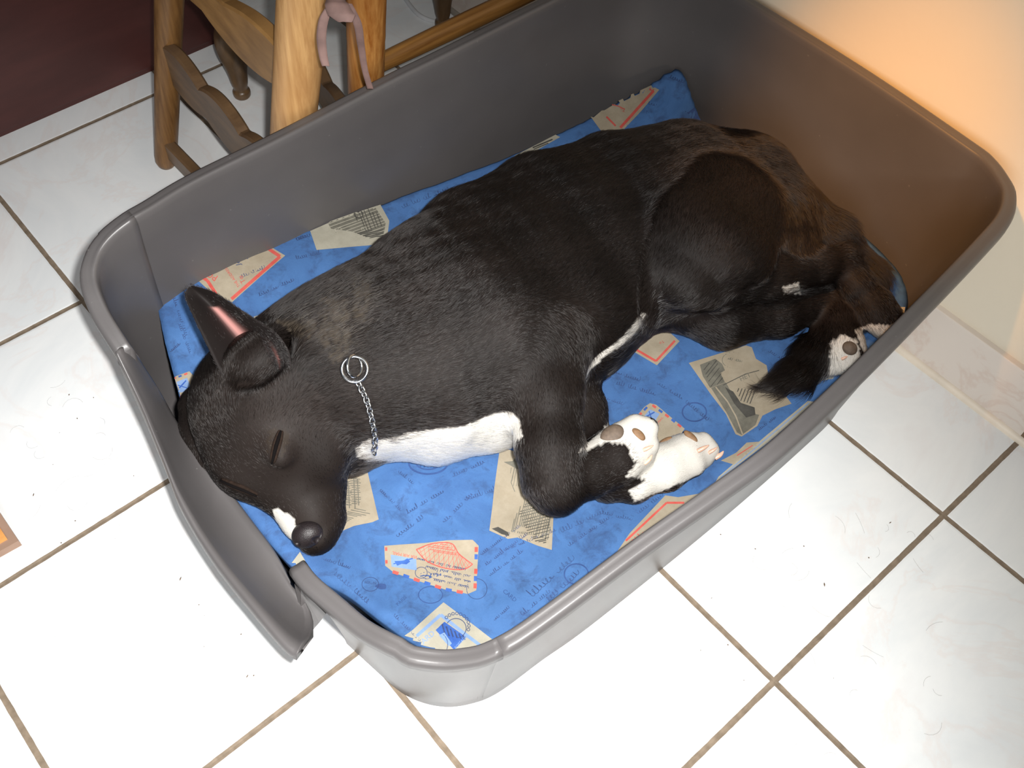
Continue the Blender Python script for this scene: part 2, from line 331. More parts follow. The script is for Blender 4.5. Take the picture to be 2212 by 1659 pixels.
def patch(poly, mat, layer=0, curve=0, step=9.):
    P = np.asarray(poly, float)
    if curve: P = catmull(P, curve, True)
    bm = bmesh.new(); vs = [bm.verts.new((x, y, 0)) for x, y in P]; bm.faces.new(vs); bmesh.ops.triangulate(bm, faces=bm.faces[:])
    for _ in range(7):
        e = [x for x in bm.edges if x.calc_length() > step]
        if not e: break
        bmesh.ops.subdivide_edges(bm, edges=e, cuts=1); bmesh.ops.triangulate(bm, faces=[x for x in bm.faces if len(x.verts) > 3])
    bm.verts.index_update(); v = [(x.co.x, x.co.y) for x in bm.verts]; f = []
    for q in bm.faces:
        i = [x.index for x in q.verts]; a = np.array([v[j] for j in i[:3]]); cr = (a[1, 0]-a[0, 0])*(a[2, 1]-a[0, 1])-(a[1, 1]-a[0, 1])*(a[2, 0]-a[0, 0])
        f.append(i if cr < 0 else i[::-1])
    bm.free(); put(v, f, mat, layer)
def stroke(P, w, mat, layer=1, cm=0):
    P = np.asarray(P, float)
    if cm: P = catmull(P, cm)
    d = np.gradient(P, axis=0); d /= np.linalg.norm(d, axis=1)[:, None]+1e-9; n_ = np.stack([-d[:, 1], d[:, 0]], 1)*w/2
    k = len(P); v = np.r_[P+n_, P-n_]; put(v, [(i+1, i, k+i, k+i+1) for i in range(k-1)], mat, layer)
def seg(a, b_, n=6): return np.stack([np.linspace(a[0], b_[0], n), np.linspace(a[1], b_[1], n)], 1)
def poly_line(P, w, mat, layer=1):
    for a, b_ in zip(P[:-1], P[1:]): stroke(seg(a, b_, max(3, int(math.dist(a, b_)/8))), w, mat, layer)
def text(s, at_, dr, size, mat, layer=2):
    cu = bpy.data.curves.new('t', 'FONT'); cu.body = s; cu.size = 1; cu.resolution_u = 2; o = bpy.data.objects.new('t', cu); COL.objects.link(o)
    me = o.to_mesh(); bm = bmesh.new(); bm.from_mesh(me); bmesh.ops.triangulate(bm, faces=bm.faces[:])
    dr = np.array(dr, float)/np.hypot(*dr); up = np.array([dr[1], -dr[0]]); bm.verts.index_update()
    v = [np.array(at_)+size*(x.co.x*dr+x.co.y*up) for x in bm.verts]; f = [[x.index for x in q.verts] for q in bm.faces]; bm.free(); o.to_mesh_clear(); bpy.data.objects.remove(o); bpy.data.curves.remove(cu)
    if len(v): put(v, f, mat, layer)
R2 = random.Random(11)
def script(at_, dr, size, n, mat=INK, layer=0, w=.9):
    dr = np.array(dr, float)/np.hypot(*dr); up = np.array([dr[1], -dr[0]]); x = 0
    while n > 0:
        m = R2.randint(3, 7); P = []; ph = R2.random()*6
        for i in range(m*4):
            t = i/4; h = (.5+.5*math.sin(t*math.pi*2+ph))*R2.uniform(.35, 1.25); tall = 1.9 if R2.random() < .1 else 1; P.append(np.array(at_)+dr*(x+t*size*.62+size*.25*math.cos(t*math.pi*2+ph))+up*size*(h*tall*.8+.08*R2.uniform(-1, 1)))
        stroke(P, w*R2.uniform(.7, 1.2), mat, layer, 3); x += m*size*.62+size*.9; n -= m
def ring(c, rx, ry, w, mat, layer=0, a0=0, a1=6.283): 
    t = np.linspace(a0, a1, 36); stroke(np.stack([c[0]+rx*np.cos(t), c[1]+ry*np.sin(t)], 1), w, mat, layer)
def dashes(P, cols, w, layer=1, fill=.55):
    P = np.asarray(P, float); d = np.r_[0, np.cumsum(np.hypot(*np.diff(P, axis=0).T))]; k = len(cols)
    for i, c in enumerate(cols):
        if c is None: continue
        s = np.linspace((i+.1)/k, (i+.1+fill)/k, 4)*d[-1]; stroke(np.stack([np.interp(s, d, P[:, 0]), np.interp(s, d, P[:, 1])], 1), w, c, layer)
def hatch(poly, n, ang, w, mat, layer=1, jit=1.5):
    P = np.asarray(poly, float); c, s = math.cos(ang), math.sin(ang); q = P@np.array([[c, -s], [s, c]]).T
    for y in np.linspace(q[:, 1].min(), q[:, 1].max(), n+2)[1:-1]:
        y = y+R2.uniform(-jit, jit); xs = []
        for (x0, y0), (x1, y1) in zip(q, np.roll(q, -1, 0)):
            if (y0 > y) != (y1 > y): xs.append(x0+(x1-x0)*(y-y0)/(y1-y0))
        xs.sort()
        for a, b_ in zip(xs[::2], xs[1::2]):
            L = seg((a, y), (b_, y), 5)@np.array([[c, -s], [s, c]]); stroke(L, w, mat, layer)
# postcard under the ear
patch([(404, 584), (450, 567), (510, 545), (572, 525), (616, 552), (560, 600), (501, 653), (458, 634), (440, 617)], CREAM)
poly_line([(569, 530), (605, 554), (500, 646)], 7, RED); poly_line([(414, 584), (448, 606), (466, 634), (472, 646)], 7, RED)
text('POST', (472, 597), (-.85, -.53), 20, RED); text('THE ADDRESS ONLY TO BE', (519, 618), (-.58, -.81), 8.5, RED); text('To', (531, 609), (-.5, -.86), 15, RED)
text('Jean', (520, 572), (-.25, -.97), 15, INK); text('312', (536, 560), (-.25, -.97), 12, INK)
# etched building card by the back wall
patch([(668, 493), (711, 474), (770, 453), (819, 437), (841, 477), (835, 527), (760, 533), (684, 540)], GREYC)
patch([(706, 478), (808, 444), (833, 482), (828, 512), (792, 512), (760, 500), (715, 494)], GRY, 1); hatch([(706, 478), (808, 444), (833, 482), (828, 512), (792, 512), (760, 500), (715, 494)], 10, .35, 1.6, GREYC, 2); hatch([(760, 462), (805, 446), (830, 486), (790, 500)], 7, -1.2, 1.6, DGR, 3)
ring((775, 463), 9, 8, 2, DGR, 3); text('3', (792, 496), (-.2, -1), 17, GREYC, 4); text('UT', (738, 490), (-.95, .3), 15, GREYC, 4); hatch([(762, 500), (828, 496), (828, 514), (795, 514)], 5, .2, 1.6, DGR, 3)
# card in the far corner
patch([(1276, 252), (1300, 232), (1324, 217), (1360, 199), (1400, 181), (1424, 194), (1385, 240), (1345, 282), (1300, 285)], CREAM)
poly_line([(1395, 186), (1412, 196), (1340, 276)], 6, RED); poly_line([(1310, 252), (1330, 272)], 4, RED); text('To', (1352, 236), (-.9, -.4), 10, RED); stroke([(1322, 226), (1335, 229), (1350, 236)], 2, RED)
script((1400, 225), (1, .28), 9, 14); script((1395, 245), (1, .3), 8, 10); script((1445, 168), (.9, .35), 8, 7); patch([(1483, 245), (1500, 232), (1515, 262), (1510, 285), (1490, 285)], SMD)
patch([(1112, 336), (1200, 291), (1210, 296), (1150, 330), (1120, 348)], GREYC); hatch([(1150, 318), (1190, 298), (1196, 303), (1155, 325)], 3, .4, 2, DGR)
patch([(548, 684), (600, 668), (640, 662), (620, 700), (560, 710)], GREYC); hatch([(565, 686), (600, 674), (610, 690), (570, 700)], 4, .2, 2, DGR)
# air-mail envelope at the entrance side
patch([(370, 816), (409, 802), (424, 818), (440, 900), (402, 914), (388, 870)], CREAM); patch([(374, 828), (404, 816), (414, 842), (382, 850)], LBL, 1)
poly_line([(380, 846), (402, 822)], 3, BLU, 2); poly_line([(384, 832), (404, 838)], 2, BLU, 2); text('VIA AIR MAIL', (387, 861), (.95, -.3), 8, RED); dashes([(372, 819), (409, 805)], [RED, BLU, RED], 4)
# ship card beside the muzzle
patch([(700, 1010), (742, 1009), (759, 1003), (783, 1004), (794, 1019), (806, 1070), (818, 1122), (804, 1128), (765, 1136), (722, 1154), (700, 1160)], CREAM)
for x, y0, y1 in ((752, 1040, 1092), (764, 1028, 1092), (772, 1034, 1086)):
    for y in np.arange(y0, y1, 5): stroke([(x-R2.uniform(4, 8), y+R2.uniform(-1, 1)), (x+R2.uniform(4, 8), y+R2.uniform(-1, 1))], 1.7, GRY); 
    stroke(seg((x, y0), (x+3, y1+6), 8), 2, GRY)
hatch([(735, 1112), (770, 1096), (798, 1106), (800, 1112), (770, 1116), (745, 1130)], 9, -.2, 1.6, GRY); hatch([(738, 1040), (748, 1040), (752, 1094), (738, 1096)], 9, .1, 1.6, GRY)
# harbour card behind the foreleg
patch([(1080, 966), (1131, 980), (1180, 1000), (1196, 1106), (1192, 1188), (1162, 1179), (1118, 1161), (1097, 1164), (1057, 1146), (1064, 1090), (1068, 1052)], CREAM)
patch([(1088, 998), (1108, 996), (1116, 985), (1124, 992), (1140, 1000), (1136, 1018), (1114, 1012), (1100, 1004)], GRY, 1); poly_line([(1112, 1010), (1104, 1042), (1112, 1062)], 1.6, GRY); hatch([(1100, 1010), (1136, 1012), (1136, 1050), (1108, 1050)], 7, 1.4, 1.2, GRY)
patch([(1062, 1142), (1076, 1138), (1098, 1150), (1100, 1158), (1084, 1154)], DGR, 1); hatch([(1100, 1148), (1114, 1114), (1140, 1062), (1160, 1074), (1190, 1108), (1188, 1168), (1160, 1158), (1120, 1152)], 20, 1.35, 1.8, GRY); hatch([(1120, 1110), (1150, 1066), (1188, 1112), (1186, 1166), (1140, 1150)], 16, .25, 1.6, DGR); hatch([(1150, 1158), (1180, 1160), (1180, 1174), (1152, 1168)], 5, .2, 2, DGR)
# red and blue air-mail envelope in front
patch([(830, 1179), (870, 1176), (917, 1173), (966, 1167), (1021, 1166), (1034, 1179), (1031, 1230), (1029, 1275), (1011, 1283), (966, 1275), (910, 1257), (852, 1238), (832, 1222)], CREAM)
patch([(844, 1198), (899, 1208), (900, 1232), (846, 1224)], LBL, 1); patch([(852, 1212), (872, 1211), (880, 1206), (886, 1213), (878, 1219), (868, 1218), (858, 1222)], BLU, 2); poly_line([(850, 1218), (892, 1206)], 2.4, BLU, 2)
text('VIA AIR MAIL', (902, 1201), (-.98, -.18), 9.5, RED)
ln = catmull([(899, 1187), (935, 1174), (975, 1174), (992, 1197), (1021, 1219)], 8); lb = catmull([(899, 1187), (922, 1212), (960, 1227), (1000, 1230), (1021, 1219)], 8)
stroke(ln, 2.2, RED); stroke(lb, 2.2, RED)
for i in range(2, 31, 2): stroke(seg(ln[i], lb[min(32, i+4)], 4), .75, RED); stroke(seg(ln[i], lb[max(0, i-5)], 4), .75, RED)
hatch([(920, 1182), (960, 1173), (985, 1192), (990, 1204), (950, 1198)], 5, -.15, 1.2, RED, 2)
dashes([(846, 1234), (910, 1256), (966, 1274), (1008, 1281)], [RED, BLU, RED, BLU, RED, BLU, RED], 7); dashes([(1029, 1180), (1028, 1230), (1026, 1274)], [RED, BLU, None, RED, BLU, RED], 7, fill=.7); dashes([(834, 1181), (835, 1222)], [RED, None, RED], 5)
for i, (x, y) in enumerate(((1005, 1228), (1016, 1243), (1016, 1255), (1012, 1266))): script((x, y), (-1, -.22), 6, 22-3*i, INK, 1, 1.0)
ring((910, 1237), 13, 12, 1.2, INK, 1)
# card with the blue stamp near the front corner
patch([(958, 1301), (1010, 1340), (1066, 1383), (1040, 1400), (1000, 1412), (930, 1414), (881, 1402), (868, 1377), (890, 1362), (925, 1330)], GREYC)
poly_line([(874, 1388), (900, 1374), (952, 1328), (1000, 1366), (1045, 1400)], 7, LBL); patch([(941, 1361), (960, 1343), (1007, 1376), (981, 1404)], BLU, 2); patch([(948, 1372), (960, 1366), (976, 1390), (970, 1396)], LBL, 3)
for i in range(6): poly_line([(955+9*i, 1348+5*i), (962+8.5*i, 1372+2*i)], 3.2, INK, 3)
ring((985, 1357), 22, 21, 1.5, INK, 3, -2.6, 1.4); text('CARD', (906, 1400), (.75, -.66), 17, LBL); text('POSTAGE', (985, 1402), (.68, -.73), 8, LBL, 3); ring((945, 1392), 22, 26, 1.2, INK, 3, -1, 1.8)
for a in np.arange(-2.4, .6, .3): ring((985+28*math.cos(a), 1352+27*math.sin(a)), 3, 3, 1.3, INK, 3)
# card under the shank, torn photograph, small envelope by the paws
patch([(1340, 742), (1370, 705), (1440, 712), (1468, 737), (1419, 789), (1380, 766)], CREAM); poly_line([(1362, 748), (1417, 780), (1458, 736)], 5, RED); text('To', (1432, 734), (-.8, .6), 9, RED)
patch([(1488, 784), (1550, 765), (1611, 746), (1624, 750), (1633, 775), (1656, 789), (1660, 811), (1691, 847), (1710, 872), (1675, 884), (1647, 898), (1636, 920), (1602, 943), (1589, 938), (1568, 894), (1535, 851)], CREAM)
patch([(1512, 788), (1545, 775), (1560, 786), (1566, 800), (1556, 806), (1566, 826), (1534, 838), (1518, 812)], GRY, 1); patch([(1536, 838), (1568, 826), (1580, 848), (1600, 878), (1618, 892), (1640, 896), (1632, 918), (1602, 940), (1592, 934), (1570, 892)], GRY, 1); patch([(1566, 836), (1584, 846), (1600, 870), (1630, 880), (1632, 896), (1612, 902), (1586, 872)], DGR, 2)
poly_line([(1546, 836), (1572, 868), (1590, 900), (1604, 938)], 3, CREAM, 3); hatch([(1516, 790), (1548, 778), (1564, 824), (1536, 836)], 6, .9, 1.6, DGR, 2); poly_line([(1562, 832), (1610, 808), (1640, 800)], 1.6, DGR); text('HET', (1600, 824), (.9, -.42), 14, GRY); ring((1584, 778), 24, 17, 1.3, GRY); hatch([(1590, 838), (1640, 842), (1620, 872), (1600, 866)], 6, 1.2, 1.8, DGR, 2); script((1572, 776), (.97, .2), 6, 6, GRY, 1)
patch([(1374, 900), (1392, 879), (1404, 871), (1417, 874), (1479, 926), (1470, 940), (1455, 950), (1424, 960), (1395, 940)], CREAM); patch([(1392, 898), (1404, 884), (1425, 894), (1412, 914)], LBL, 1); poly_line([(1396, 900), (1414, 890)], 3, BLU, 2); poly_line([(1402, 888), (1408, 906)], 2, BLU, 2)
text('AIR MAIL', (1416, 924), (.62, -.78), 7, RED); dashes([(1378, 900), (1402, 875)], [RED, BLU], 5); dashes([(1408, 874), (1446, 902), (1476, 926)], [RED, BLU, RED, BLU, RED], 5)
# cards cut off by the near wall
patch([(1330, 1196), (1360, 1152), (1437, 1070), (1465, 1074), (1512, 1066), (1490, 1095), (1420, 1150)], CREAM); poly_line([(1352, 1168), (1440, 1086), (1478, 1086)], 4.5, RED); hatch([(1345, 1186), (1380, 1150), (1400, 1150), (1370, 1182)], 6, -.8, 2, RED); 
patch([(1557, 995), (1590, 978), (1613, 956), (1640, 954), (1625, 975), (1584, 1003)], CREAM); stroke(seg((1592, 984), (1626, 962)), 2, RED)
patch([(1545, 1042), (1552, 1030), (1650, 945), (1745, 866), (1760, 868), (1660, 955)], GREYC); poly_line([(1556, 1032), (1748, 870)], 2, LBL)
patch([(1928, 662), (1972, 664), (1966, 700), (1946, 712)], GREYC); poly_line([(1932, 678), (1968, 684)], 4, LBL); patch([(1192, 1312), (1206, 1294), (1224, 1288), (1240, 1290), (1215, 1310)], CREAM); patch([(1775, 822), (1795, 790), (1806, 800), (1800, 818)], GREYC)
patch([(612, 1240), (648, 1192), (662, 1216), (640, 1250)], GREYC)
# handwriting, postmarks and smudges on the blue ground
for x, y, dx, dy, s, n in ((860, 1160, .8, -.6, 10, 8), (880, 1110, .85, -.5, 9, 12), (820, 1060, .7, .7, 7, 10), (1040, 1200, .8, -.6, 7, 20), (1050, 1222, .8, -.6, 7, 18), (1060, 1244, .8, -.6, 7, 16), (1150, 1290, .75, -.68, 15, 12), (1185, 1300, .75, -.68, 13, 9), (1090, 1190, .9, -.35, 6, 22), (1215, 1150, .85, -.4, 10, 10), (1230, 1180, .8, -.55, 8, 14), (1010, 1080, .9, -.3, 8, 10), (960, 1130, .7, -.7, 9, 12), (720, 1240, .75, .65, 11, 8), (755, 1300, .7, .7, 9, 10), (700, 1210, .9, .3, 7, 8), (520, 600, .9, -.35, 8, 9), (640, 560, .95, -.2, 7, 8), (560, 640, .9, -.4, 8, 10), (870, 450, .9, -.35, 9, 10), (640, 520, .9, -.3, 8, 6), (372, 640, .3, .95, 8, 12), (385, 700, .35, .93, 7, 9), (370, 760, .6, -.5, 6, 7), (1310, 800, .9, .3, 8, 14), (1330, 830, .9, .25, 8, 12), (1420, 830, .8, .5, 9, 10), (1480, 870, .75, .6, 8, 9), (1300, 860, .9, .3, 7, 8), (1440, 960, .9, -.3, 7, 8), (1560, 740, .9, -.3, 6, 8), (1660, 760, .8, .5, 7, 8), (1720, 740, .6, .8, 7, 6), (1380, 1110, .8, -.6, 9, 9), (1300, 1110, .9, .2, 8, 8), (1130, 1330, .75, -.65, 8, 12), (1070, 1340, .75, -.65, 7, 8), (850, 1330, .7, .7, 8, 9), (1700, 800, .7, .6, 7, 7), (980, 1030, .9, -.4, 9, 9), (860, 1020, .7, .6, 7, 6), (1640, 930, .8, -.6, 6, 7)):
    script((x, y), (dx, dy), s, n)
for x, y, rx, ry, w in ((925, 1000, 42, 24, 4), (925, 1000, 26, 14, 3), (800, 1262, 18, 15, 1.2), (1030, 1272, 22, 22, 1.2), (1500, 890, 26, 20, 3), (1245, 1240, 26, 22, 3), (1440, 1030, 34, 22, 3), (930, 1285, 26, 18, 2)): ring((x, y), rx, ry, w, INK if w < 2 else SMD)
hatch([(905, 992), (945, 992), (945, 1010), (905, 1010)], 5, 1.4, 3, SMD); text('BERLIN', (787, 1260), (.95, .1), 8, INK, 0); text('CARD', (1085, 1278), (.75, .65), 13, SMD, 0); text('PARIS', (860, 1310), (.7, -.7), 11, SMD, 0); text('CARD', (640, 520), (.95, -.3), 9, INK, 0)
for _ in range(9):
    x, y = R2.uniform(760, 1500), R2.uniform(780, 1330); a = R2.uniform(0, 3.1); r_ = R2.uniform(6, 15)
    patch([(x+r_*(1+.4*R2.uniform(-1, 1))*math.cos(t)*1.5, y+r_*(.6+.4*R2.uniform(-1, 1))*math.sin(t)) for t in np.linspace(0, 6.28, 9)[:-1]], SMD, 0, 3)
nV = len(CUSH_V); cushion = obj('cushion', np.concatenate([CUSH_V]+DV), CUSH_F+[[i+nV for i in q] for q in DF], PM)
cushion.data.polygons.foreach_set('material_index', [0]*len(CUSH_F)+DM)
tag(cushion, 'blue cotton cushion printed with old postcards, air-mail envelopes and handwriting, lying in the grey basket', 'cushion')
# ---------------------------------------------------------------- furniture in the corner
MWL = wood('pale_turned_wood', srgb(166, 120, 72), srgb(214, 170, 114), (170, 170, 7), .38)
MWD = wood('brown_board_wood', srgb(78, 58, 40), srgb(124, 96, 66), (14, 14, 60), .4)
MWA = wood('golden_board_wood', srgb(120, 86, 46), srgb(176, 134, 80), (14, 14, 60), .4)
MDT = wood('dark_turned_wood', srgb(74, 54, 34), srgb(128, 100, 68), (50, 50, 8), .35)
MOR = wood('orange_bamboo_wood', srgb(142, 80, 26), srgb(206, 150, 84), (150, 150, 6), .28)
MRL = wood('brown_rail_wood', srgb(104, 66, 28), srgb(170, 124, 66), (7, 150, 150), .35); MLD = wood('brown_turned_wood', srgb(88, 58, 28), srgb(142, 104, 60), (170, 170, 7), .4)
MMR = wood('maroon_cabinet_wood', srgb(62, 30, 27), srgb(78, 40, 36), (6, 6, 26), .45)
def seat(name, P, mat, parent):
    bm = bmesh.new(); a = [bm.verts.new((p[0], p[1], .60)) for p in P]; bm.faces.new(a); r_ = bmesh.ops.extrude_face_region(bm, geom=bm.faces[:]); bmesh.ops.translate(bm, vec=(0, 0, .028), verts=[g for g in r_['geom'] if isinstance(g, bmesh.types.BMVert)])
    bmesh.ops.recalc_face_normals(bm, faces=bm.faces[:]); bmesh.ops.bevel(bm, geom=bm.edges[:], offset=.006, segments=3, affect='EDGES'); m = MB(); m.bm(bm); return m.make(name, mat, parent, smooth=False)
pl_ = lambda a, b_, z: a+(b_-a)*((z-a[2])/(b_[2]-a[2]))
def post(name, a, b_, r0, r1, mat, parent, rings=()):
    a = np.array(a, float); b_ = np.array(b_, float); t = np.r_[0, .012, .03, np.linspace(.06, 1, 60)]
    L = np.linalg.norm(b_-a); r = r0+(r1-r0)*t
    r = r*np.where(t < .012, .72, np.where(t < .03, .93, 1))
    for c, w, h in rings: r = r+h*np.exp(-((t*L-c)/w)**2)
    m = MB(); m.tube(a+(b_-a)*t[:, None], r, 28); return m.make(name, mat, parent)
def board(name, A, B, h, top, bot, th, mat, parent, side):
    """scalloped slat from A to B (mid-line), half height h, wavy edges given as functions"""
    A = np.array(A, float); B = np.array(B, float); n = 60; m = MB(); s = np.linspace(0, 1, n)
    w = (B-A)/np.linalg.norm(B-A); sd = np.cross(w, (0, 0, 1)); sd /= np.linalg.norm(sd); up = np.cross(sd, w)
    up = up if up[2] > 0 else -up
    sec = []
    for x in s:
        c = A+(B-A)*x; t_ = top(x); b_ = bot(x); e = .003
        sec.append([c+up*t_+sd*(th/2-e), c+up*(t_-e)+sd*th/2, c-up*(b_-e)+sd*th/2, c-up*b_+sd*(th/2-e), c-up*b_-sd*(th/2-e), c-up*(b_-e)-sd*th/2, c+up*(t_-e)-sd*th/2, c+up*t_-sd*(th/2-e)])
    v = [p for r in sec for p in r]
    f = [[i*8+j, i*8+(j+1) % 8, (i+1)*8+(j+1) % 8, (i+1)*8+j] for i in range(n-1) for j in range(8)]+[list(range(8))[::-1], [(n-1)*8+j for j in range(8)]]
    m.add(v, f); o = m.make(name, mat, parent, smooth=False); return o
L1a = bp(358, 356); L1b = np.array([.306, -.197, .34]); Ca = bp(608, 600); Cb = bp(658, -50, .50); Ra = bp(789, 455); Rb = bp(791, -50, .44)
ch = empty('wooden_chair', L1a); tag(ch, 'rustic pale wooden chair with scalloped slats, its foot nearest the maroon cabinet', 'chair')
tL = pl_(L1a, L1b, .60); tC = pl_(Ca, Cb, .60); tR = pl_(Ra, Rb, .60)
seat('seat', [tL+[.03, .03, 0], tL+[-.24, .03, 0], tC+[-.22, -.03, 0], tC+[.03, -.03, 0]], MLD, ch)
post('leg', L1a, tL, .0170, .0235, MLD, ch); post('leg', Ca, tC, .0255, .0290, MWL, ch)
pl = lambda a, b_, z: a+(b_-a)*((z-a[2])/(b_[2]-a[2]))
sc3 = lambda amp, n, base, ph=0: (lambda x: base+amp*abs(math.sin(math.pi*(n*x+ph)))**.8)
board('slat', pl(L1a, L1b, .192), pl(Ca, Cb, .180), .03, lambda x: .025+.018*abs(math.sin(math.pi*(2.9*x+.02)))**.8, lambda x: .025+.015*abs(math.sin(math.pi*(2.6*x+.08)))**.8, .017, MWD, ch, 1)
board('slat', pl(L1a, L1b, .040), pl(Ca, Cb, .03), .02, lambda x: .016, lambda x: .018, .017, MWD, ch, 1)
board('upper_rail', pl(Ca, Cb, .372), pl(L1a, L1b, .335), .04, lambda x: .026+.010*math.sin(math.pi*min(1, x*2.2)), lambda x: .020+.026*math.sin(math.pi*min(1, x*1.45))**.8, .02, MWA, ch, 1)
c2 = empty('wooden_chair', Ra); tag(c2, 'honey coloured wooden chair with ringed leg and round side rail, behind the basket', 'chair')
post('leg', Ra, tR, .0225, .0250, MOR, c2, rings=((.352, .004, -.0016), (.358, .0025, .001)))
r0 = bp(822, 136, .285); r1 = bp(1150, -20, .285); r2 = r0+(r1-r0)*1.25
m = MB(); m.tube(np.linspace(r0-(r1-r0)*.06, r2, 30), .0118+.002*np.sin(np.linspace(0, 3, 30)), 18); m.make('rail', MRL, c2)
post('leg', (r2[0], r2[1], 0), (r2[0], r2[1], .60), .0225, .0250, MOR, c2); seat('seat', [tR+[-.03, -.03, 0], np.array([r2[0]+.03, r2[1]-.03, 0]), np.array([r2[0]+.03, r2[1]+.27, 0]), tR+[-.02, .27, 0]], MOR, c2)
sA = np.array([.462, -.20, .10]); 
board('slat', bp(655, 118, .12), bp(765, 300, .12), .03, lambda x: .028+.016*abs(math.sin(math.pi*(1.5*x+.2)))**.8, lambda x: .03, .017, MWD, c2, 1)
def turned(foot, parent):
    pr = [(0, .0125), (.004, .0155), (.012, .0158), (.018, .0125), (.03, .0150), (.055, .0185), (.085, .0265), (.105, .0285), (.125, .0260), (.136, .0205), (.142, .0200), (.147, .0262), (.156, .0270), (.163, .0225), (.172, .0205), (.20, .024), (.26, .028), (.34, .030), (.44, .030)]
    p = catmull(np.array(pr), 5); m = MB(); m.tube(np.c_[np.full(len(p), foot[0]), np.full(len(p), foot[1]), p[:, 0]], p[:, 1]*.92, 28); return m.make('leg', MDT, parent)
tf = bp(524, 208); t2 = bp(957, 58)
st = empty('stool', (.6, .0, 0)); tag(st, 'dark brown stool with turned baluster legs standing behind the chairs', 'stool')
for q in (tf, t2): turned(q, st)
m = MB(); m.box(((tf[0]+t2[0])/2+.03, (tf[1]+t2[1])/2-.0, .455), (.50, .20, .03), bev=.006); m.make('seat', MDT, st, smooth=False)
cb = MB(); cb.box((-.05, .052+.2, .39), (1.10, .40, .76), bev=.003)
cab = empty('cabinet', (-.05, .25, 0)); tag(cab, 'dark maroon wooden cabinet standing behind the chairs at the upper left', 'cabinet')
cb.make('body', MMR, cab, smooth=False)
cb = MB(); cb.box((-.05, .052+.2, .005), (1.09, .39, .010)); cb.make('plinth', MMR, cab, smooth=False)
# tie ribbons of a seat cushion
MTI = plain('mauve_ribbon', srgb(128, 102, 96), .8, var=.2, vs=60)
ti = empty('ribbon_tie', bp(740, 20, .50)); tag(ti, 'mauve fabric ribbon tied in a knot, its tails hanging between the two chairs', 'ribbon')
def ribbon(name, P, w):
    P = catmull(P, 8); vv = []; k = len(P); ww = np.interp(np.linspace(0, 1, k), np.linspace(0, 1, len(w)), w)
    right = CR[:, 0]; toward = CR[:, 2]
    for p, a in zip(P, ww):
        for sx, st_ in ((-1, 0), (-.4, .25), (.4, .12), (1, 0)): vv.append(p+right*a*sx+toward*a*st_)
        for sx, st_ in ((1, -.15), (.4, -.03), (-.4, .1), (-1, -.15)): vv.append(p+right*a*sx+toward*(a*st_))
    n = 8; f = [[i*n+j, i*n+(j+1) % n, (i+1)*n+(j+1) % n, (i+1)*n+j] for i in range(k-1) for j in range(n)]+[list(range(n))[::-1], [(k-1)*n+j for j in range(n)]]
    return obj(name, vv, f, MTI, ti)
ribbon('tail', px([(716, 10, .52), (700, 40, .505), (694, 80, .485), (698, 120, .465), (704, 143, .455)]), [.004, .005, .005, .0045, .004])
ribbon('tail', px([(752, 8, .50), (772, 50, .475), (780, 100, .44), (788, 150, .405), (800, 192, .375)]), [.004, .0045, .004, .0035, .0035])
ribbon('knot', px([(742, -290, .60), (732, -150, .57), (724, -20, .535), (728, 10, .53), (738, 32, .525), (746, 48, .52)]), [.006, .006, .007, .012, .013, .006])
m = MB(); m.tube(catmull(px([(868, -15, .003), (886, 12, .003), (905, 32, .003), (930, 44, .003), (965, 50, .003)]), 8), .004, 10)
tag(m.make('cable', plain('white_cable', srgb(214, 216, 218), .4)), 'white cable curving over the floor tiles behind the chair rail', 'cable')
# low wooden board corner at the left edge
bd = empty('wooden_board', bp(-40, 1150)); tag(bd, 'orange wooden board corner with grey-brown edge at the left border', 'board')
k0 = bp(0, 1108, .012); k1 = bp(40, 1168, .012); k2 = bp(-5, 1193, .012); e1 = (k0-k1)/np.linalg.norm(k0-k1); e2 = (k2-k1)/np.linalg.norm(k2-k1)
def slab(name, o, a, b_, z0, z1, mat):
    c = [o, o+a, o+a+b_, o+b_]; vv = [np.r_[p[:2], z0] for p in c]+[np.r_[p[:2], z1] for p in c]
    return obj(name, vv, [(3, 2, 1, 0), (4, 5, 6, 7), (0, 1, 5, 4), (1, 2, 6, 5), (2, 3, 7, 6), (3, 0, 4, 7)], mat, bd, smooth=False)
slab('edge', k1, e1*.16, e2*.14, 0, .012, plain('grey_brown_edge', srgb(150, 122, 104), .6))
slab('panel', k1+e1*.009+e2*.009, e1*.14, e2*.12, .012, .0135, wood('orange_board', srgb(196, 130, 66), srgb(232, 172, 104), (20, 60, 60), .45))
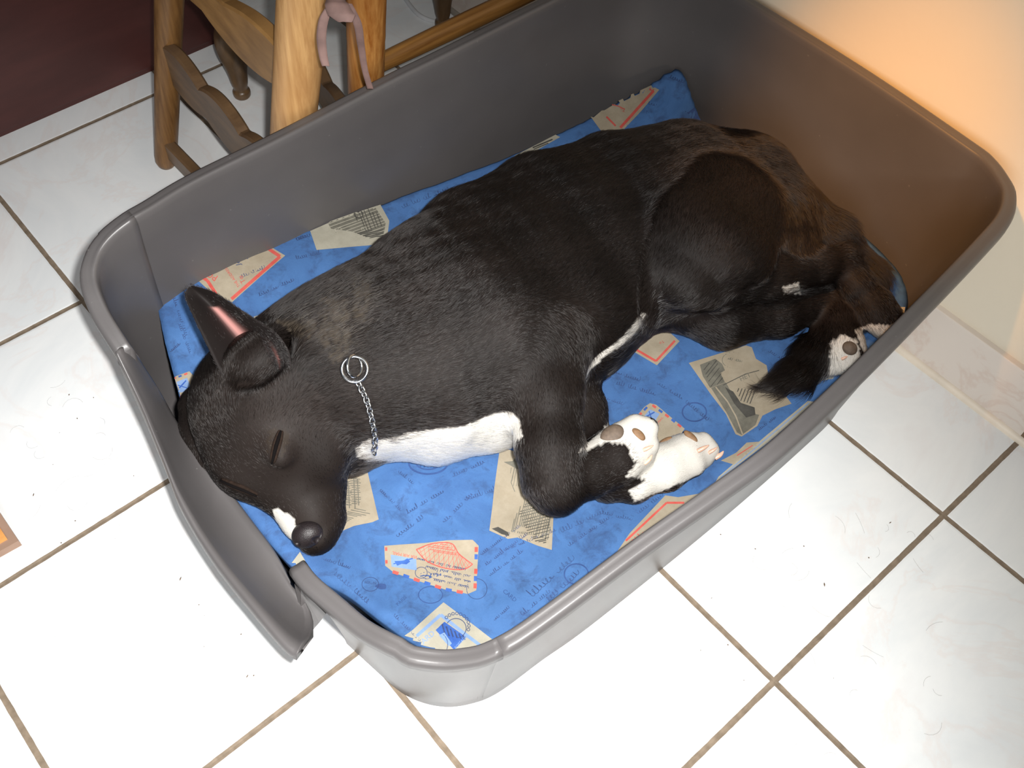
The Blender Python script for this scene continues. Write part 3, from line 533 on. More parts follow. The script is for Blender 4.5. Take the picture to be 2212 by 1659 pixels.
# crumbs and loose hairs on the tiles
m = MB()
for _ in range(34):
    u, v_ = random.choice([(random.uniform(1450, 2000), random.uniform(1000, 1500)), (random.uniform(60, 330), random.uniform(850, 1200)), (random.uniform(380, 560), random.uniform(1200, 1500))])
    p = bp(u, v_); 
    if p[0] > WX-.03 or (p[0] > -.06 and p[1] > -1.16): continue
    r_ = random.uniform(.0003, .0009); a = random.uniform(0, 6.28); l = random.choice([1, 1, 2.5])
    m.tube([p+[-r_*l*math.cos(a), -r_*l*math.sin(a), r_*.6], p+[0, 0, r_*.8], p+[r_*l*math.cos(a), r_*l*math.sin(a), r_*.6]], [r_*.5, r_, r_*.5], 6)
tag(m.make('crumbs', plain('crumb', srgb(104, 84, 66), .8)), 'fine brown crumbs scattered over the white floor tiles', 'crumbs', kind='stuff')
m = MB()
for _ in range(70):
    u, v_ = random.choice([(random.uniform(1480, 2050), random.uniform(1050, 1650)), (random.uniform(20, 330), random.uniform(800, 1150)), (random.uniform(100, 400), random.uniform(1100, 1600))])
    p = bp(u, v_)
    if p[0] > WX-.05 or (p[0] > -.07 and p[1] > -1.17): continue
    a = random.uniform(0, 6.28); L = random.uniform(.012, .035); kk = random.uniform(-1.5, 1.5)
    pts = [p+np.array([L*(t-.5)*math.cos(a+kk*t), L*(t-.5)*math.sin(a+kk*t), .0003]) for t in np.linspace(0, 1, 7)]; m.tube(pts, .00008, 4)
tag(m.make('shed_hairs', plain('shed_hair', srgb(96, 84, 80), .6)), 'fine dark shed hairs lying loose on the white floor tiles', 'hair', kind='stuff')
# ---------------------------------------------------------------- the sleeping dog
def onray(u, v, z): return bp(u, v, z)
class SDF:
    def __init__(s, lo, hi, h):
        s.lo = np.array(lo, float); s.h = h; s.n = np.ceil((np.array(hi)-lo)/h).astype(int)+1
        s.d = np.full(s.n, 1.0); s.ax = [s.lo[i]+h*np.arange(s.n[i]) for i in range(3)]
        s.prims = []
    def region(s, lo, hi):
        a = np.clip(((lo-s.lo)/s.h).astype(int), 0, s.n-1); b = np.clip(np.ceil((hi-s.lo)/s.h).astype(int)+1, 1, s.n)
        sl = tuple(slice(a[i], b[i]) for i in range(3))
        G = np.meshgrid(*[s.ax[i][sl[i]] for i in range(3)], indexing='ij'); return sl, np.stack(G, -1)
    def blend(s, lo, hi, fn, k, sub=False):
        m = k+.03; sl, P = s.region(np.asarray(lo)-m, np.asarray(hi)+m); b = fn(P); a = s.d[sl]
        if sub: b = -b; h = np.clip(.5+.5*(b-a)/k, 0, 1); s.d[sl] = a*(1-h)+b*h+k*h*(1-h)
        else: h = np.clip(.5+.5*(b-a)/k, 0, 1); s.d[sl] = b*(1-h)+a*h-k*h*(1-h)
    def chain(s, pts, k=.02, up=(0, 0, 1), sub=False, flow=None):
        """pts: (xyz, across radius, radius along up); a limb along a polyline"""
        C = np.array([p[0] for p in pts], float); A = np.array([p[1] for p in pts]); B = np.array([p[2] for p in pts]); R = max(A.max(), B.max())
        def fn(P):
            out = np.full(P.shape[:3], 9.)
            for i in range(len(C)-1):
                e = C[i+1]-C[i]; L = np.linalg.norm(e); w = e/L; u = np.array(up, float); u = u-w*(u@w); u /= np.linalg.norm(u); v = np.cross(w, u)
                q = P-C[i]; t = np.clip(q@w/L, 0, 1); q = q-t[..., None]*e; a = A[i]+(A[i+1]-A[i])*t; b = B[i]+(B[i+1]-B[i])*t; m = np.minimum(a, b)
                d = (np.sqrt((q@v/a)**2+(q@u/b)**2+(q@w/np.minimum(a, b))**2+1e-12)-1)*m
                if i == 0: out = d
                else:
                    h = np.clip(.5+.5*(out-d)/.012, 0, 1); out = out*(1-h)+d*h-.012*h*(1-h)
            return out
        s.blend(C.min(0)-R, C.max(0)+R, fn, k, sub)
        if not sub: s.prims.append((C, A, B) if flow is None else (np.array(flow, float), A, B))
    def ell(s, c, r, axes=None, k=.02, sub=False):
        c = np.array(c, float); r = np.array(r, float); X = np.eye(3) if axes is None else np.array(axes)
        fn = lambda P: (np.sqrt((((P-c)@X.T/r)**2).sum(-1)+1e-12)-1)*r.min()
        s.blend(c-r.max(), c+r.max(), fn, k, sub)
def surface_nets(d, lo, h):
    n = d.shape; ins = d < 0
    cs = [(i, j, k) for i in (0, 1) for j in (0, 1) for k in (0, 1)]
    sh = lambda a, o: a[o[0]:n[0]-1+o[0], o[1]:n[1]-1+o[1], o[2]:n[2]-1+o[2]]
    cnt = sum(sh(ins, o).astype(np.int8) for o in cs); act = (cnt > 0) & (cnt < 8); idx = np.argwhere(act)
    acc = np.zeros((len(idx), 3)); num = np.zeros(len(idx)); ii = idx.T
    for a in cs:
        for ax in range(3):
            if a[ax]: continue
            b_ = list(a); b_[ax] = 1
            da = d[ii[0]+a[0], ii[1]+a[1], ii[2]+a[2]]; db = d[ii[0]+b_[0], ii[1]+b_[1], ii[2]+b_[2]]
            m = (da < 0) != (db < 0); t = np.where(m, da/np.where(m, da-db, 1), 0); p = np.tile(np.array(a, float), (len(idx), 1)); p[:, ax] += t
            acc[m] += p[m]; num[m] += 1
    V = lo+h*(idx+acc/num[:, None]); vid = np.full(act.shape, -1); vid[act] = np.arange(len(idx)); F = []
    for ax in range(3):
        o1, o2 = [(1, 2), (2, 0), (0, 1)][ax]
        sl0 = [slice(1, n[i]-1) for i in range(3)]; sl0[ax] = slice(0, n[ax]-1); sl1 = list(sl0); sl1[ax] = slice(1, n[ax])
        A = ins[tuple(sl0)]; B = ins[tuple(sl1)]; e = np.argwhere(A != B); off = np.ones(3, int); off[ax] = 0; e0 = e+off
        fl = A[tuple(e.T)]
        def g(x, y):
            q = e0.copy(); q[:, o1] -= x; q[:, o2] -= y; return vid[tuple(q.T)]
        Q = np.stack([g(0, 0), g(1, 0), g(1, 1), g(0, 1)], 1); Q[~fl] = Q[~fl][:, ::-1]; F.append(Q)
    return V, np.concatenate(F)
def pz(u, v, z, a, b=None): return (bp(u, v, z), a, a if b is None else b)
D = SDF((-.09, -1.22, .13), (.83, -.56, .44), .0034)
# trunk, lying on its right side: spine towards the far wall, belly towards the near wall
D.chain([pz(700, 815, .258, .080, .072), pz(790, 785, .256, .100, .080), pz(900, 752, .252, .122, .087), pz(1010, 705, .250, .138, .091), pz(1125, 606, .250, .142, .090), pz(1245, 520, .250, .132, .084), pz(1365, 460, .250, .117, .076), pz(1485, 430, .250, .112, .075), pz(1580, 445, .246, .104, .074)], .03)
# withers and shoulder blade, croup
D.chain([pz(940, 575, .285, .042, .032), pz(1000, 650, .298, .055, .038), pz(1090, 690, .293, .05, .038)], .05)
# upper thigh
D.chain([pz(1545, 385, .262, .062, .05), pz(1535, 450, .278, .093, .062), pz(1505, 525, .286, .088, .058), pz(1465, 580, .276, .058, .045)], .010)
D.chain([pz(1610, 405, .25, .066, .055), pz(1660, 465, .25, .062, .052), pz(1680, 540, .245, .05, .044)], .03)
# upper hind leg: shank, hock, foot
D.chain([pz(1440, 592, .262, .036, .034), pz(1540, 607, .26, .034, .032), pz(1660, 598, .255, .027, .026), pz(1770, 575, .25, .019, .020), pz(1822, 565, .245, .018, .018)], .012)
D.chain([pz(1822, 565, .245, .018, .018), pz(1850, 610, .235, .019, .017), pz(1890, 660, .222, .020, .017), pz(1910, 692, .212, .021, .016), pz(1916, 706, .207, .014, .012)], .012)
# lower hind leg
D.chain([pz(1440, 640, .225, .035, .035), pz(1560, 688, .205, .034, .033), pz(1680, 680, .20, .025, .025), pz(1790, 648, .20, .019, .019)], .012)
D.chain([pz(1795, 640, .20, .018, .018), pz(1812, 690, .20, .019, .018), pz(1820, 740, .197, .022, .02), pz(1826, 768, .194, .021, .017), pz(1828, 784, .190, .013, .012)], .01)
# tail, from the rump around below the hocks
D.chain([pz(1680, 450, .240, .048, .045), pz(1775, 515, .228, .036, .034), pz(1858, 595, .208, .026, .024), pz(1865, 660, .198, .022, .02), pz(1800, 715, .186, .022, .018), pz(1765, 770, .184, .027, .016), pz(1725, 808, .182, .019, .012), pz(1690, 825, .180, .011, .008), pz(1655, 833, .178, .004, .004)], .008)
# chest keel and belly
D.chain([pz(835, 905, .20, .04, .035), pz(930, 922, .20, .033, .030), pz(1040, 886, .205, .040, .036), pz(1150, 830, .21, .045, .04), pz(1270, 720, .215, .04, .04), pz(1370, 640, .22, .04, .04)], .035)
# lower foreleg
D.chain([pz(1200, 800, .205, .035, .032), pz(1255, 880, .200, .026, .026), pz(1285, 980, .196, .022, .022), pz(1312, 1042, .192, .020, .020)], .012)
D.chain([pz(1310, 1038, .192, .020, .020), pz(1365, 1040, .190, .0215, .019), pz(1430, 1012, .188, .024, .019), pz(1480, 985, .187, .027, .018)], .008)
for a, b_, c in (((1455, 985, .196), (1490, 955, .193), .0125), ((1480, 975, .194), (1518, 955, .189), .0125), ((1490, 1000, .186), (1533, 972, .184), .012), ((1475, 1010, .182), (1520, 992, .180), .011)):
    D.chain([(bp(*a), c, c), (bp(*b_), c*.92, c*.92)], .006)
# upper foreleg
D.chain([pz(1120, 700, .285, .055, .05), pz(1182, 740, .283, .042, .038), pz(1184, 850, .268, .035, .033), pz(1188, 960, .248, .0335, .032), pz(1196, 1035, .230, .0305, .030), pz(1205, 1056, .224, .026, .027)], .016)
D.chain([pz(1205, 1050, .224, .026, .026), pz(1270, 1018, .222, .026, .025), pz(1325, 990, .222, .028, .025), pz(1352, 968, .222, .029, .024)], .008)
for a, b_, c in (((1340, 940, .236), (1372, 918, .236), .0125), ((1362, 950, .234), (1398, 925, .234), .013), ((1360, 985, .226), (1398, 962, .226), .0135), ((1352, 998, .218), (1390, 986, .216), .012)):
    D.chain([(bp(*a), c, c), (bp(*b_), c*.95, c*.95)], .006)
# neck
D.chain([pz(800, 770, .262, .095, .080), pz(715, 800, .262, .086, .074), pz(640, 830, .258, .078, .068), pz(590, 860, .252, .075, .068)], .03)
D.chain([pz(760, 900, .215, .045, .04), pz(730, 960, .205, .035, .035)], .03)
# head
Hc = bp(560, 895, .245); Nz = bp(672, 1148, .203)
HF = (Nz-Hc)/np.linalg.norm(Nz-Hc); HV = CC-Hc; HV = HV-HF*(HV@HF); HV /= np.linalg.norm(HV); HS = np.cross(HF, HV)   # HS points to the image left
if (pj(Hc+HS*.05)-pj(Hc))[0] > 0: HS = -HS
rl_ = math.radians(38); HU = HV*math.cos(rl_)+HS*math.sin(rl_); HL = HV*math.sin(rl_)-HS*math.cos(rl_)   # HU top of head, HL the dog's left
HX = np.stack([HF, HL, HU])
def hp(f_, l, u): return Hc+HF*f_+HL*l+HU*u
D.ell(hp(-.005, 0, .0), (.075, .070, .066), HX, .02)
D.ell(hp(.035, .030, .005), (.045, .042, .040), HX, .02); D.ell(hp(.035, -.030, .005), (.045, .040, .040), HX, .02)
D.ell(hp(.02, .052, -.022), (.055, .034, .040), HX, .02); D.ell(hp(.02, -.045, -.02), (.05, .034, .036), HX, .02)
D.chain([(hp(.050, 0, .008), .041, .034), (hp(.085, 0, -.001), .033, .027), (hp(.118, 0, -.007), .028, .023), (hp(.139, 0, -.009), .022, .019)], .022, up=HU)
D.chain([(hp(.055, .018, -.020), .030, .028), (hp(.095, .017, -.023), .023, .022), (hp(.127, .012, -.023), .016, .016)], .014, up=HU)
D.chain([(hp(.055, -.016, -.020), .028, .026), (hp(.095, -.014, -.022), .021, .020), (hp(.127, -.010, -.022), .015, .015)], .014, up=HU)
D.ell(hp(.144, 0, -.003), (.013, .016, .013), HX, .008)
D.ell(bp(672, 930, .258), (.056, .036, .032), HX, .010)
# brow ridges and a shallow stop
D.ell(hp(.042, .026, .036), (.022, .014, .010), HX, .016); D.ell(hp(.042, -.026, .036), (.022, .014, .010), HX, .016)
D.ell(bp(598, 966, .283), (.020, .013, .009), np.stack([HF, np.cross(HV, HF), HV]), .008)
# pricked left ear
EB = bp(552, 768, .332); ET = bp(414, 622, .358); EN = CC-EB; ea = (ET-EB)/np.linalg.norm(ET-EB); EN = EN-ea*(EN@ea); EN /= np.linalg.norm(EN); es = np.cross(ea, EN)
if (pj(EB+es*.03)-pj(EB))[0] < 0: es = -es
en2 = EN*math.cos(.25)+es*math.sin(.25)
D.chain([(EB-ea*.03-EN*.02, .048, .024), (EB+(ET-EB)*.10-EN*.024, .040, .016)], .02, up=EN)
D.ell(EB-ea*.004+EN*.006, (.041, .026, .036), np.stack([es, ea, EN]), .008, sub=True)
# right ear folded under the head
E2 = bp(470, 905, .225)
D.chain([pz(500, 850, .235, .033, .03), pz(450, 885, .215, .030, .026), pz(441, 930, .195, .025, .02), pz(462, 990, .185, .018, .015)], .012)

V, F = surface_nets(D.d, D.lo, D.h)
# keep only the biggest piece, then relax the surface
par = np.arange(len(V))
ed = np.concatenate([F[:, [0, 1]], F[:, [1, 2]], F[:, [2, 3]], F[:, [3, 0]]])
for _ in range(200):
    a, b_ = par[ed[:, 0]], par[ed[:, 1]]; mn = np.minimum(a, b_); old = par.copy()
    np.minimum.at(par, ed[:, 0], mn); np.minimum.at(par, ed[:, 1], mn); par = par[par]
    if (old == par).all(): break
u_, c_ = np.unique(par, return_counts=True); keep = par == u_[c_.argmax()]
nid = np.cumsum(keep)-1; F = nid[F[keep[F[:, 0]]]]; V = V[keep]
ed = np.concatenate([F[:, [0, 1]], F[:, [1, 2]], F[:, [2, 3]], F[:, [3, 0]]]); ed = np.concatenate([ed, ed[:, ::-1]])
deg = np.bincount(ed[:, 0], minlength=len(V))[:, None]
def relax(V, lam):
    s = np.zeros_like(V)
    for i in range(3): s[:, i] = np.bincount(ed[:, 0], weights=V[ed[:, 1], i], minlength=len(V))
    return V+lam*(s/deg-V)
for _ in range(3): V = relax(V, .6); V = relax(V, -.62)
me_n = np.zeros_like(V); fn_ = np.cross(V[F[:, 2]]-V[F[:, 0]], V[F[:, 3]]-V[F[:, 1]])
for i in range(4):
    for a in range(3): me_n[:, a] += np.bincount(F[:, i], weights=fn_[:, a], minlength=len(V))
VN = me_n/(np.linalg.norm(me_n, axis=1)[:, None]+1e-12)
PXV = pj(V)
from mathutils.bvhtree import BVHTree
bvh = BVHTree.FromPolygons([tuple(v) for v in V], [tuple(int(i) for i in f) for f in F])
def hit(u, v, off=0.):
    d = Vector(bp(u, v, 0)-CC).normalized(); l, n, _, _ = bvh.ray_cast(Vector(CC), d)
    if l is None: return None, None
    return np.array(l)+np.array(n)*off, np.array(n)
def inpoly(P, poly):
    poly = np.asarray(poly, float); x, y = P[:, 0], P[:, 1]; r = np.zeros(len(P), bool); q = np.roll(poly, -1, 0)
    for (x0, y0), (x1, y1) in zip(poly, q):
        c = ((y0 > y) != (y1 > y)) & (x < (x1-x0)*(y-y0)/((y1-y0) if y1 != y0 else 1e-9)+x0); r ^= c
    return r
WHITE = [[(770, 968), (800, 945), (822, 952), (880, 936), (930, 912), (955, 885), (968, 872), (985, 902), (1050, 886), (1118, 866), (1140, 935), (1070, 985), (1000, 1010), (900, 1012), (815, 1000), (775, 990)],
         [(1238, 805), (1285, 755), (1325, 700), (1352, 672), (1380, 664), (1394, 682), (1370, 722), (1335, 752), (1300, 775), (1240, 835)],
         [(1245, 980), (1300, 930), (1330, 900), (1380, 885), (1440, 930), (1420, 990), (1375, 1000), (1350, 960), (1310, 955)],
         [(1420, 930), (1500, 910), (1580, 960), (1560, 1000), (1470, 1045), (1370, 1085), (1360, 1060), (1395, 1035), (1352, 1030), (1380, 995)],
         [(1795, 740), (1820, 722), (1850, 735), (1860, 770), (1840, 830), (1790, 820)], [(1846, 712), (1880, 700), (1925, 702), (1950, 690), (1940, 760), (1870, 770)],
         [(588, 1100), (604, 1100), (634, 1118), (646, 1158), (628, 1172), (600, 1146)], [(1424, 628), (1436, 622), (1442, 634), (1436, 664), (1432, 700), (1427, 672)], [(1690, 620), (1725, 610), (1730, 634), (1695, 634)]]
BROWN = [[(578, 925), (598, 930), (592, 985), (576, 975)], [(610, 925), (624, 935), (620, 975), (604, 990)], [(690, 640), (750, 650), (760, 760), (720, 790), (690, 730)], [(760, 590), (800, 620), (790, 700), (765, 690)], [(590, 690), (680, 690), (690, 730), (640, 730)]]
FACE = [(470, 838), (560, 822), (640, 800), (700, 860), (745, 1000), (737, 1110), (690, 1185), (640, 1180), (560, 1082), (455, 1015), (412, 900)]
def coat(P3, jit=0.):
    P = pj(P3); 
    if jit: P = P+rng.normal(0, jit, P.shape)
    c = np.tile(np.array([.0088, .0064, .0055]), (len(P), 1))
    ns = np.sin(P3[:, 0]*47+P3[:, 1]*31)*np.sin(P3[:, 1]*59-P3[:, 0]*23); c *= (1+.25*ns)[:, None]
    m = inpoly(P+(rng.normal(0, 14, P.shape) if jit else 0), FACE); c[m] *= 1.5  # coat colour lightened over the face in place of short-hair sheen
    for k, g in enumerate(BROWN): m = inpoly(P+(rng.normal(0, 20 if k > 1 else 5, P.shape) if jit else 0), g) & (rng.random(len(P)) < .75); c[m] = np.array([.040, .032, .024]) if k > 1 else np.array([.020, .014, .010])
    dk = (P3[:, 2] > .1)
    for i, g in enumerate(WHITE):
        m = inpoly(P, g) & dk
        if i == 7: m &= (rng.random(len(P)) < .8) & (jit > 0)
        if i < 2: m &= P3[:, 2] < .27
        c[m] = np.array([.56, .535, .49])
    return c
md, nt, b = nodes('dog_coat'); at = N(nt, 'ShaderNodeAttribute', attribute_name='coat'); nt.links.new(at.outputs['Color'], b.inputs['Base Color']); b.inputs['Roughness'].default_value = .6; b.inputs['Specular IOR Level'].default_value = .12
def paint(o, col):
    a = o.data.attributes.new('coat', 'FLOAT_COLOR', 'POINT'); a.data.foreach_set('color', np.c_[col, np.ones(len(col))].astype(np.float32).ravel())
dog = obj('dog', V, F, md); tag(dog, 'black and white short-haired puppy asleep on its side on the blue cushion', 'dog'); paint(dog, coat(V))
# ---- left ear: a thin cupped leaf
eL = catmull(px([(480, 812, .318), (464, 782, .325), (447, 746, .333), (424, 698, .344), (405, 655, .352), (400, 634, .355), (408, 620, .358)]), 6)
eR = catmull(px([(628, 796, .335), (624, 758, .342), (598, 720, .347), (556, 692, .350), (510, 662, .354), (462, 631, .357), (416, 617, .359)]), 6)
ns_, nt_ = len(eL), 22; ev = []; ecol = []
for k in range(ns_):
    s = k/(ns_-1)
    for j in range(nt_):
        t = j/(nt_-1); p = eL[k]*(1-t)+eR[k]*t; dp = .046*(1-s)**.8*math.sin(math.pi*t)**.9*(1-.15*math.cos(2*math.pi*t))
        ev.append(p-EN*dp+EN*.004*math.sin(3*math.pi*t)*(1-s)); tc = .60-.10*s
        pk = math.exp(-((t-tc)/.085)**2)*(1 if .16 < s < .72 else math.exp(-((s-.44)/.30)**2*6)); pk2 = .6*math.exp(-((t-.80)/.03)**2)*math.exp(-((s-.15)/.1)**2)
        ecol.append(np.array([.011, .0085, .008])*(1-max(pk, pk2))+np.array([.42, .20, .18])*max(pk, pk2))
ev = np.array(ev); ef = [[k*nt_+j, k*nt_+j+1, (k+1)*nt_+j+1, (k+1)*nt_+j] for k in range(ns_-1) for j in range(nt_-1)]
nE = len(ev); back_ = ev-EN*.0035; bf = [[nE+i for i in q][::-1] for q in ef]
bd_ = [j for j in range(nt_)]+[k*nt_+nt_-1 for k in range(1, ns_)]+[(ns_-1)*nt_+j for j in range(nt_-2, -1, -1)]+[k*nt_ for k in range(ns_-2, 0, -1)]
sf = [[bd_[i], nE+bd_[i], nE+bd_[(i+1) % len(bd_)], bd_[(i+1) % len(bd_)]] for i in range(len(bd_))]
ear = obj('ear', np.r_[ev, back_], ef+bf+sf, md, dog); ear['label'] = 'pricked ear with pink skin inside'
paint(ear, np.r_[np.array(ecol), np.tile([.011, .0085, .008], (nE, 1))])
# ---- short fur
FL = [(.012, 0), (.012, 0), (.011, 0), (.011, 0), (.009, 0), (.007, 0), (.010, 0), (.006, 0), (.026, 0), (.015, 0), (.007, 0), (.0055, 0)]+[(.004, 0)]*4+[(.008, 0), (.006, 0)]+[(.004, 0)]*4+[(.015, 1), (.014, 1), (.0044, 1), (.0044, 1), (.0044, 1), (.005, 0), (.006, 0)]
D.prims.append((np.array([hp(.05, 0, 0), hp(-.06, 0, 0)]), np.array([.07, .07]), np.array([.066, .066]))); FL.append((.0042, 0))
FUR = [(C_, A_, B_, *FL[i]) for i, (C_, A_, B_) in enumerate(D.prims)]
def flow(P):
    best = np.full(len(P), 9e9); T = np.zeros_like(P); L = np.zeros(len(P)); acc = np.zeros_like(P); wl_ = np.zeros(len(P)); ws = np.zeros(len(P))
    for C_, A_, B_, ln, rv in FUR:
        for i in range(len(C_)-1):
            e = C_[i+1]-C_[i]; e2 = e@e; t = np.clip(((P-C_[i])@e)/e2, 0, 1); d = np.linalg.norm(P-C_[i]-t[:, None]*e, axis=1)-(A_[i]+A_[i+1]+B_[i]+B_[i+1])/4
            w = np.exp(-np.clip(d+.02, 0, 1)/.006); acc += w[:, None]*(e/math.sqrt(e2)*(-1 if rv else 1)); ws += w; wl_ += w*ln
    return acc, wl_/np.maximum(ws, 1e-12)
def fur(name, Vv, Ff, Nn, n, parent, colfn, lenfn=None, lift=.28, seed=1):
    g = np.random.default_rng(seed); T = np.concatenate([Ff[:, [0, 1, 2]], Ff[:, [0, 2, 3]]]); a, b_, c_ = Vv[T[:, 0]], Vv[T[:, 1]], Vv[T[:, 2]]
    fnm = np.cross(b_-a, c_-a); ar = np.linalg.norm(fnm, axis=1)/2; vis = ((fnm/(2*ar[:, None]+1e-12))*((CC-a)/np.linalg.norm(CC-a, axis=1)[:, None])).sum(1); ar = ar*np.where(vis > -.35, 1, .04)*(a[:, 2] > .158)
    ti = g.choice(len(T), n, p=ar/ar.sum()); r1 = np.sqrt(g.random(n)); r2 = g.random(n)
    w = np.stack([1-r1, r1*(1-r2), r1*r2], 1); P = (Vv[T[ti]]*w[..., None]).sum(1); Nm = (Nn[T[ti]]*w[..., None]).sum(1); Nm /= np.linalg.norm(Nm, axis=1)[:, None]+1e-9
    fl_, ln = flow(P) if lenfn is None else lenfn(P)
    P = P-Nm*.0008
    q = pj(P); bald = np.zeros(n, bool)
    for poly in BALD: bald |= inpoly(q, poly)
    fl_ = fl_-(fl_*Nm).sum(1)[:, None]*Nm; fl_ /= np.linalg.norm(fl_, axis=1)[:, None]+1e-9
    cl = np.sin(P[:, 0]*160+P[:, 1]*90)*np.sin(P[:, 1]*140-P[:, 0]*70+P[:, 2]*110); side_ = np.cross(Nm, fl_)
    di = fl_+side_*(g.normal(0, .16, n)+.16*cl)[:, None]; di /= np.linalg.norm(di, axis=1)[:, None]
    ln = ln*g.uniform(.65, 1.2, n); ln[bald] *= .12; hh = lift*ln*g.uniform(.6, 1.3, n)
    s = np.array([0, .34, .68, 1.0])
    X = P[:, None]+di[:, None]*(ln[:, None]*s)[..., None]+Nm[:, None]*(hh[:, None]*(1.7*s-1.0*s*s))[..., None]
    X[..., 2] = np.maximum(X[..., 2], .150)
    cu = bpy.data.hair_curves.new(name); cu.add_curves([4]*n)
    cu.attributes['position'].data.foreach_set('vector', X.astype(np.float32).ravel())
    ra = cu.attributes.get('radius') or cu.attributes.new('radius', 'FLOAT', 'POINT'); ra.data.foreach_set('value', np.tile(np.array([.00011, .000105, .00008, .00002], np.float32), n))
    at_ = cu.attributes.new('coat', 'FLOAT_COLOR', 'CURVE'); at_.data.foreach_set('color', np.c_[np.minimum(colfn(P)*np.exp(g.normal(0, .5, n))[:, None], .62), np.ones(n)].astype(np.float32).ravel())
    o = bpy.data.objects.new(name, cu); COL.objects.link(o); cu.materials.append(MF); o.parent = parent; o['kind'] = 'stuff'; return o
MF = bpy.data.materials.new('fur_fibre'); MF.use_nodes = True; nt = MF.node_tree; nt.nodes.remove(nt.nodes['Principled BSDF'])
hb_ = nt.nodes.new('ShaderNodeBsdfHairPrincipled'); hb_.parametrization = 'COLOR'; at = N(nt, 'ShaderNodeAttribute', attribute_name='coat'); nt.links.new(at.outputs['Color'], hb_.inputs['Color'])
hb_.inputs['Roughness'].default_value = .27; hb_.inputs['Radial Roughness'].default_value = .5; hb_.inputs['Random Roughness'].default_value = .3; hb_.inputs['Coat'].default_value = 0; hb_.inputs['IOR'].default_value = 1.40
nt.links.new(hb_.outputs[0], nt.nodes['Material Output'].inputs['Surface'])
BALD = [[(599, 926), (611, 928), (599, 1002), (584, 1002)], [(478, 1032), (560, 1064), (556, 1078), (478, 1046)], [(1300, 925), (1335, 918), (1345, 945), (1315, 960), (1298, 945)], [(648, 1118), (690, 1122), (700, 1165), (660, 1185), (638, 1160)]]
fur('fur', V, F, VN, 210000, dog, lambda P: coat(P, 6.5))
from mathutils.kdtree import KDTree
kd = KDTree(nE)
for i_, p in enumerate(ev): kd.insert(p, i_)
kd.balance(); ecol = np.array(ecol)
earN = np.tile(EN, (nE, 1))
def ear_len(P):
    c = np.array([ecol[kd.find(p)[1]][0] for p in P]); return np.tile(ea, (len(P), 1)), np.where(c > .06, .0006, .0048)
fur('ear_fur', ev, np.array(ef), earN, 9000, ear, lambda P: np.tile([.0068, .0048, .0044], (len(P), 1))*rng.uniform(.6, 1.6, (len(P), 1)), ear_len, .3, 5)
# ---- face: nose, closed eyes
def frame(n, hint):
    n = n/np.linalg.norm(n); h = hint-n*(hint@n); h /= np.linalg.norm(h); return h, np.cross(n, h), n
MNO, nt, b = nodes('nose_leather'); vo = N(nt, 'ShaderNodeTexVoronoi', Scale=900.); nt.links.new(N(nt, 'ShaderNodeNewGeometry').outputs['Position'], vo.inputs['Vector'])
nt.links.new(ramp(nt, vo.outputs['Distance'], [(0, srgb(38, 30, 32)), (1, srgb(20, 16, 17))]), b.inputs['Base Color']); b.inputs['Roughness'].default_value = .5; bump(nt, b, vo.outputs['Distance'], .35, .0006)
nc, nn = hit(663, 1150); NC = nc-HF*.006+CR[:, 0]*.0036-CR[:, 1]*.0085
Q = SDF(NC-.024, NC+.024, .0008)
Q.ell(NC, (.0120, .0165, .0128), HX, .003); Q.ell(NC+HU*.003-HF*.003, (.011, .0138, .0115), HX, .004); Q.ell(NC-HU*.010-HF*.003, (.009, .007, .007), HX, .004)
for sg in (1, -1):
    Q.ell(NC+HF*.0112+HL*sg*.0076-HU*.0005, (.0050, .0032, .0036), HX, .0014, sub=True); Q.ell(NC+HF*.0078+HL*sg*.0134-HU*.0025, (.0044, .0040, .0018), HX, .0014, sub=True)
Q.ell(NC+HF*.0128-HU*.005, (.003, .0007, .008), HX, .001, sub=True)
Q.ell(NC+CR[:, 0]*.0108-CR[:, 1]*.0030+CR[:, 2]*.0105, (.0046, .0030, .0060), CR.T, .0016, sub=True); Q.ell(NC-CR[:, 0]*.0100-CR[:, 1]*.0075+CR[:, 2]*.0075, (.0040, .0028, .0050), CR.T, .0016, sub=True)
qv, qf = surface_nets(Q.d, Q.lo, Q.h); obj('nose', qv, qf, MNO, dog)['label'] = 'dark leathery nose with nostrils'
MLID = plain('eyelid_skin', srgb(34, 25, 20), .9, var=.3, spec=.1, vs=300); MSL = plain('eye_slit', srgb(10, 7, 7), .9, spec=.1)
def onskin(P, off): return [r for r in (hit(u, v, off)[0] for u, v in P) if r is not None]
def eye(pts, w, side):
    P = catmull(np.array(pts, float), 5); k = len(P); d = np.gradient(P, axis=0); d /= np.linalg.norm(d, axis=1)[:, None]; nr = np.stack([-d[:, 1], d[:, 0]], 1); t = np.linspace(0, 1, k); bl = np.sin(np.pi*t)**.6
    m = MB()
    for sg in (1, -1):
        q = onskin(P+nr*sg*(w*.30+w*.38*bl)[:, None], .0002); m.tube(q, .0008+.0012*bl[:len(q)], 12, cap=True)
    e = m.make('eyelid', MLID, dog); m = MB(); q = onskin(P, .0016); m.tube(q, .0006+.0014*bl[:len(q)], 10); s_ = m.make('slit', MSL, e); return e
eye([(607, 930), (601, 950), (595, 972), (589, 1000)], 8, 1)['label'] = 'closed eyelids of the upper eye'
eye([(478, 1036), (500, 1046), (528, 1057), (556, 1070)], 6, 1)['label'] = 'closed eyelids of the lower eye by the basket wall'
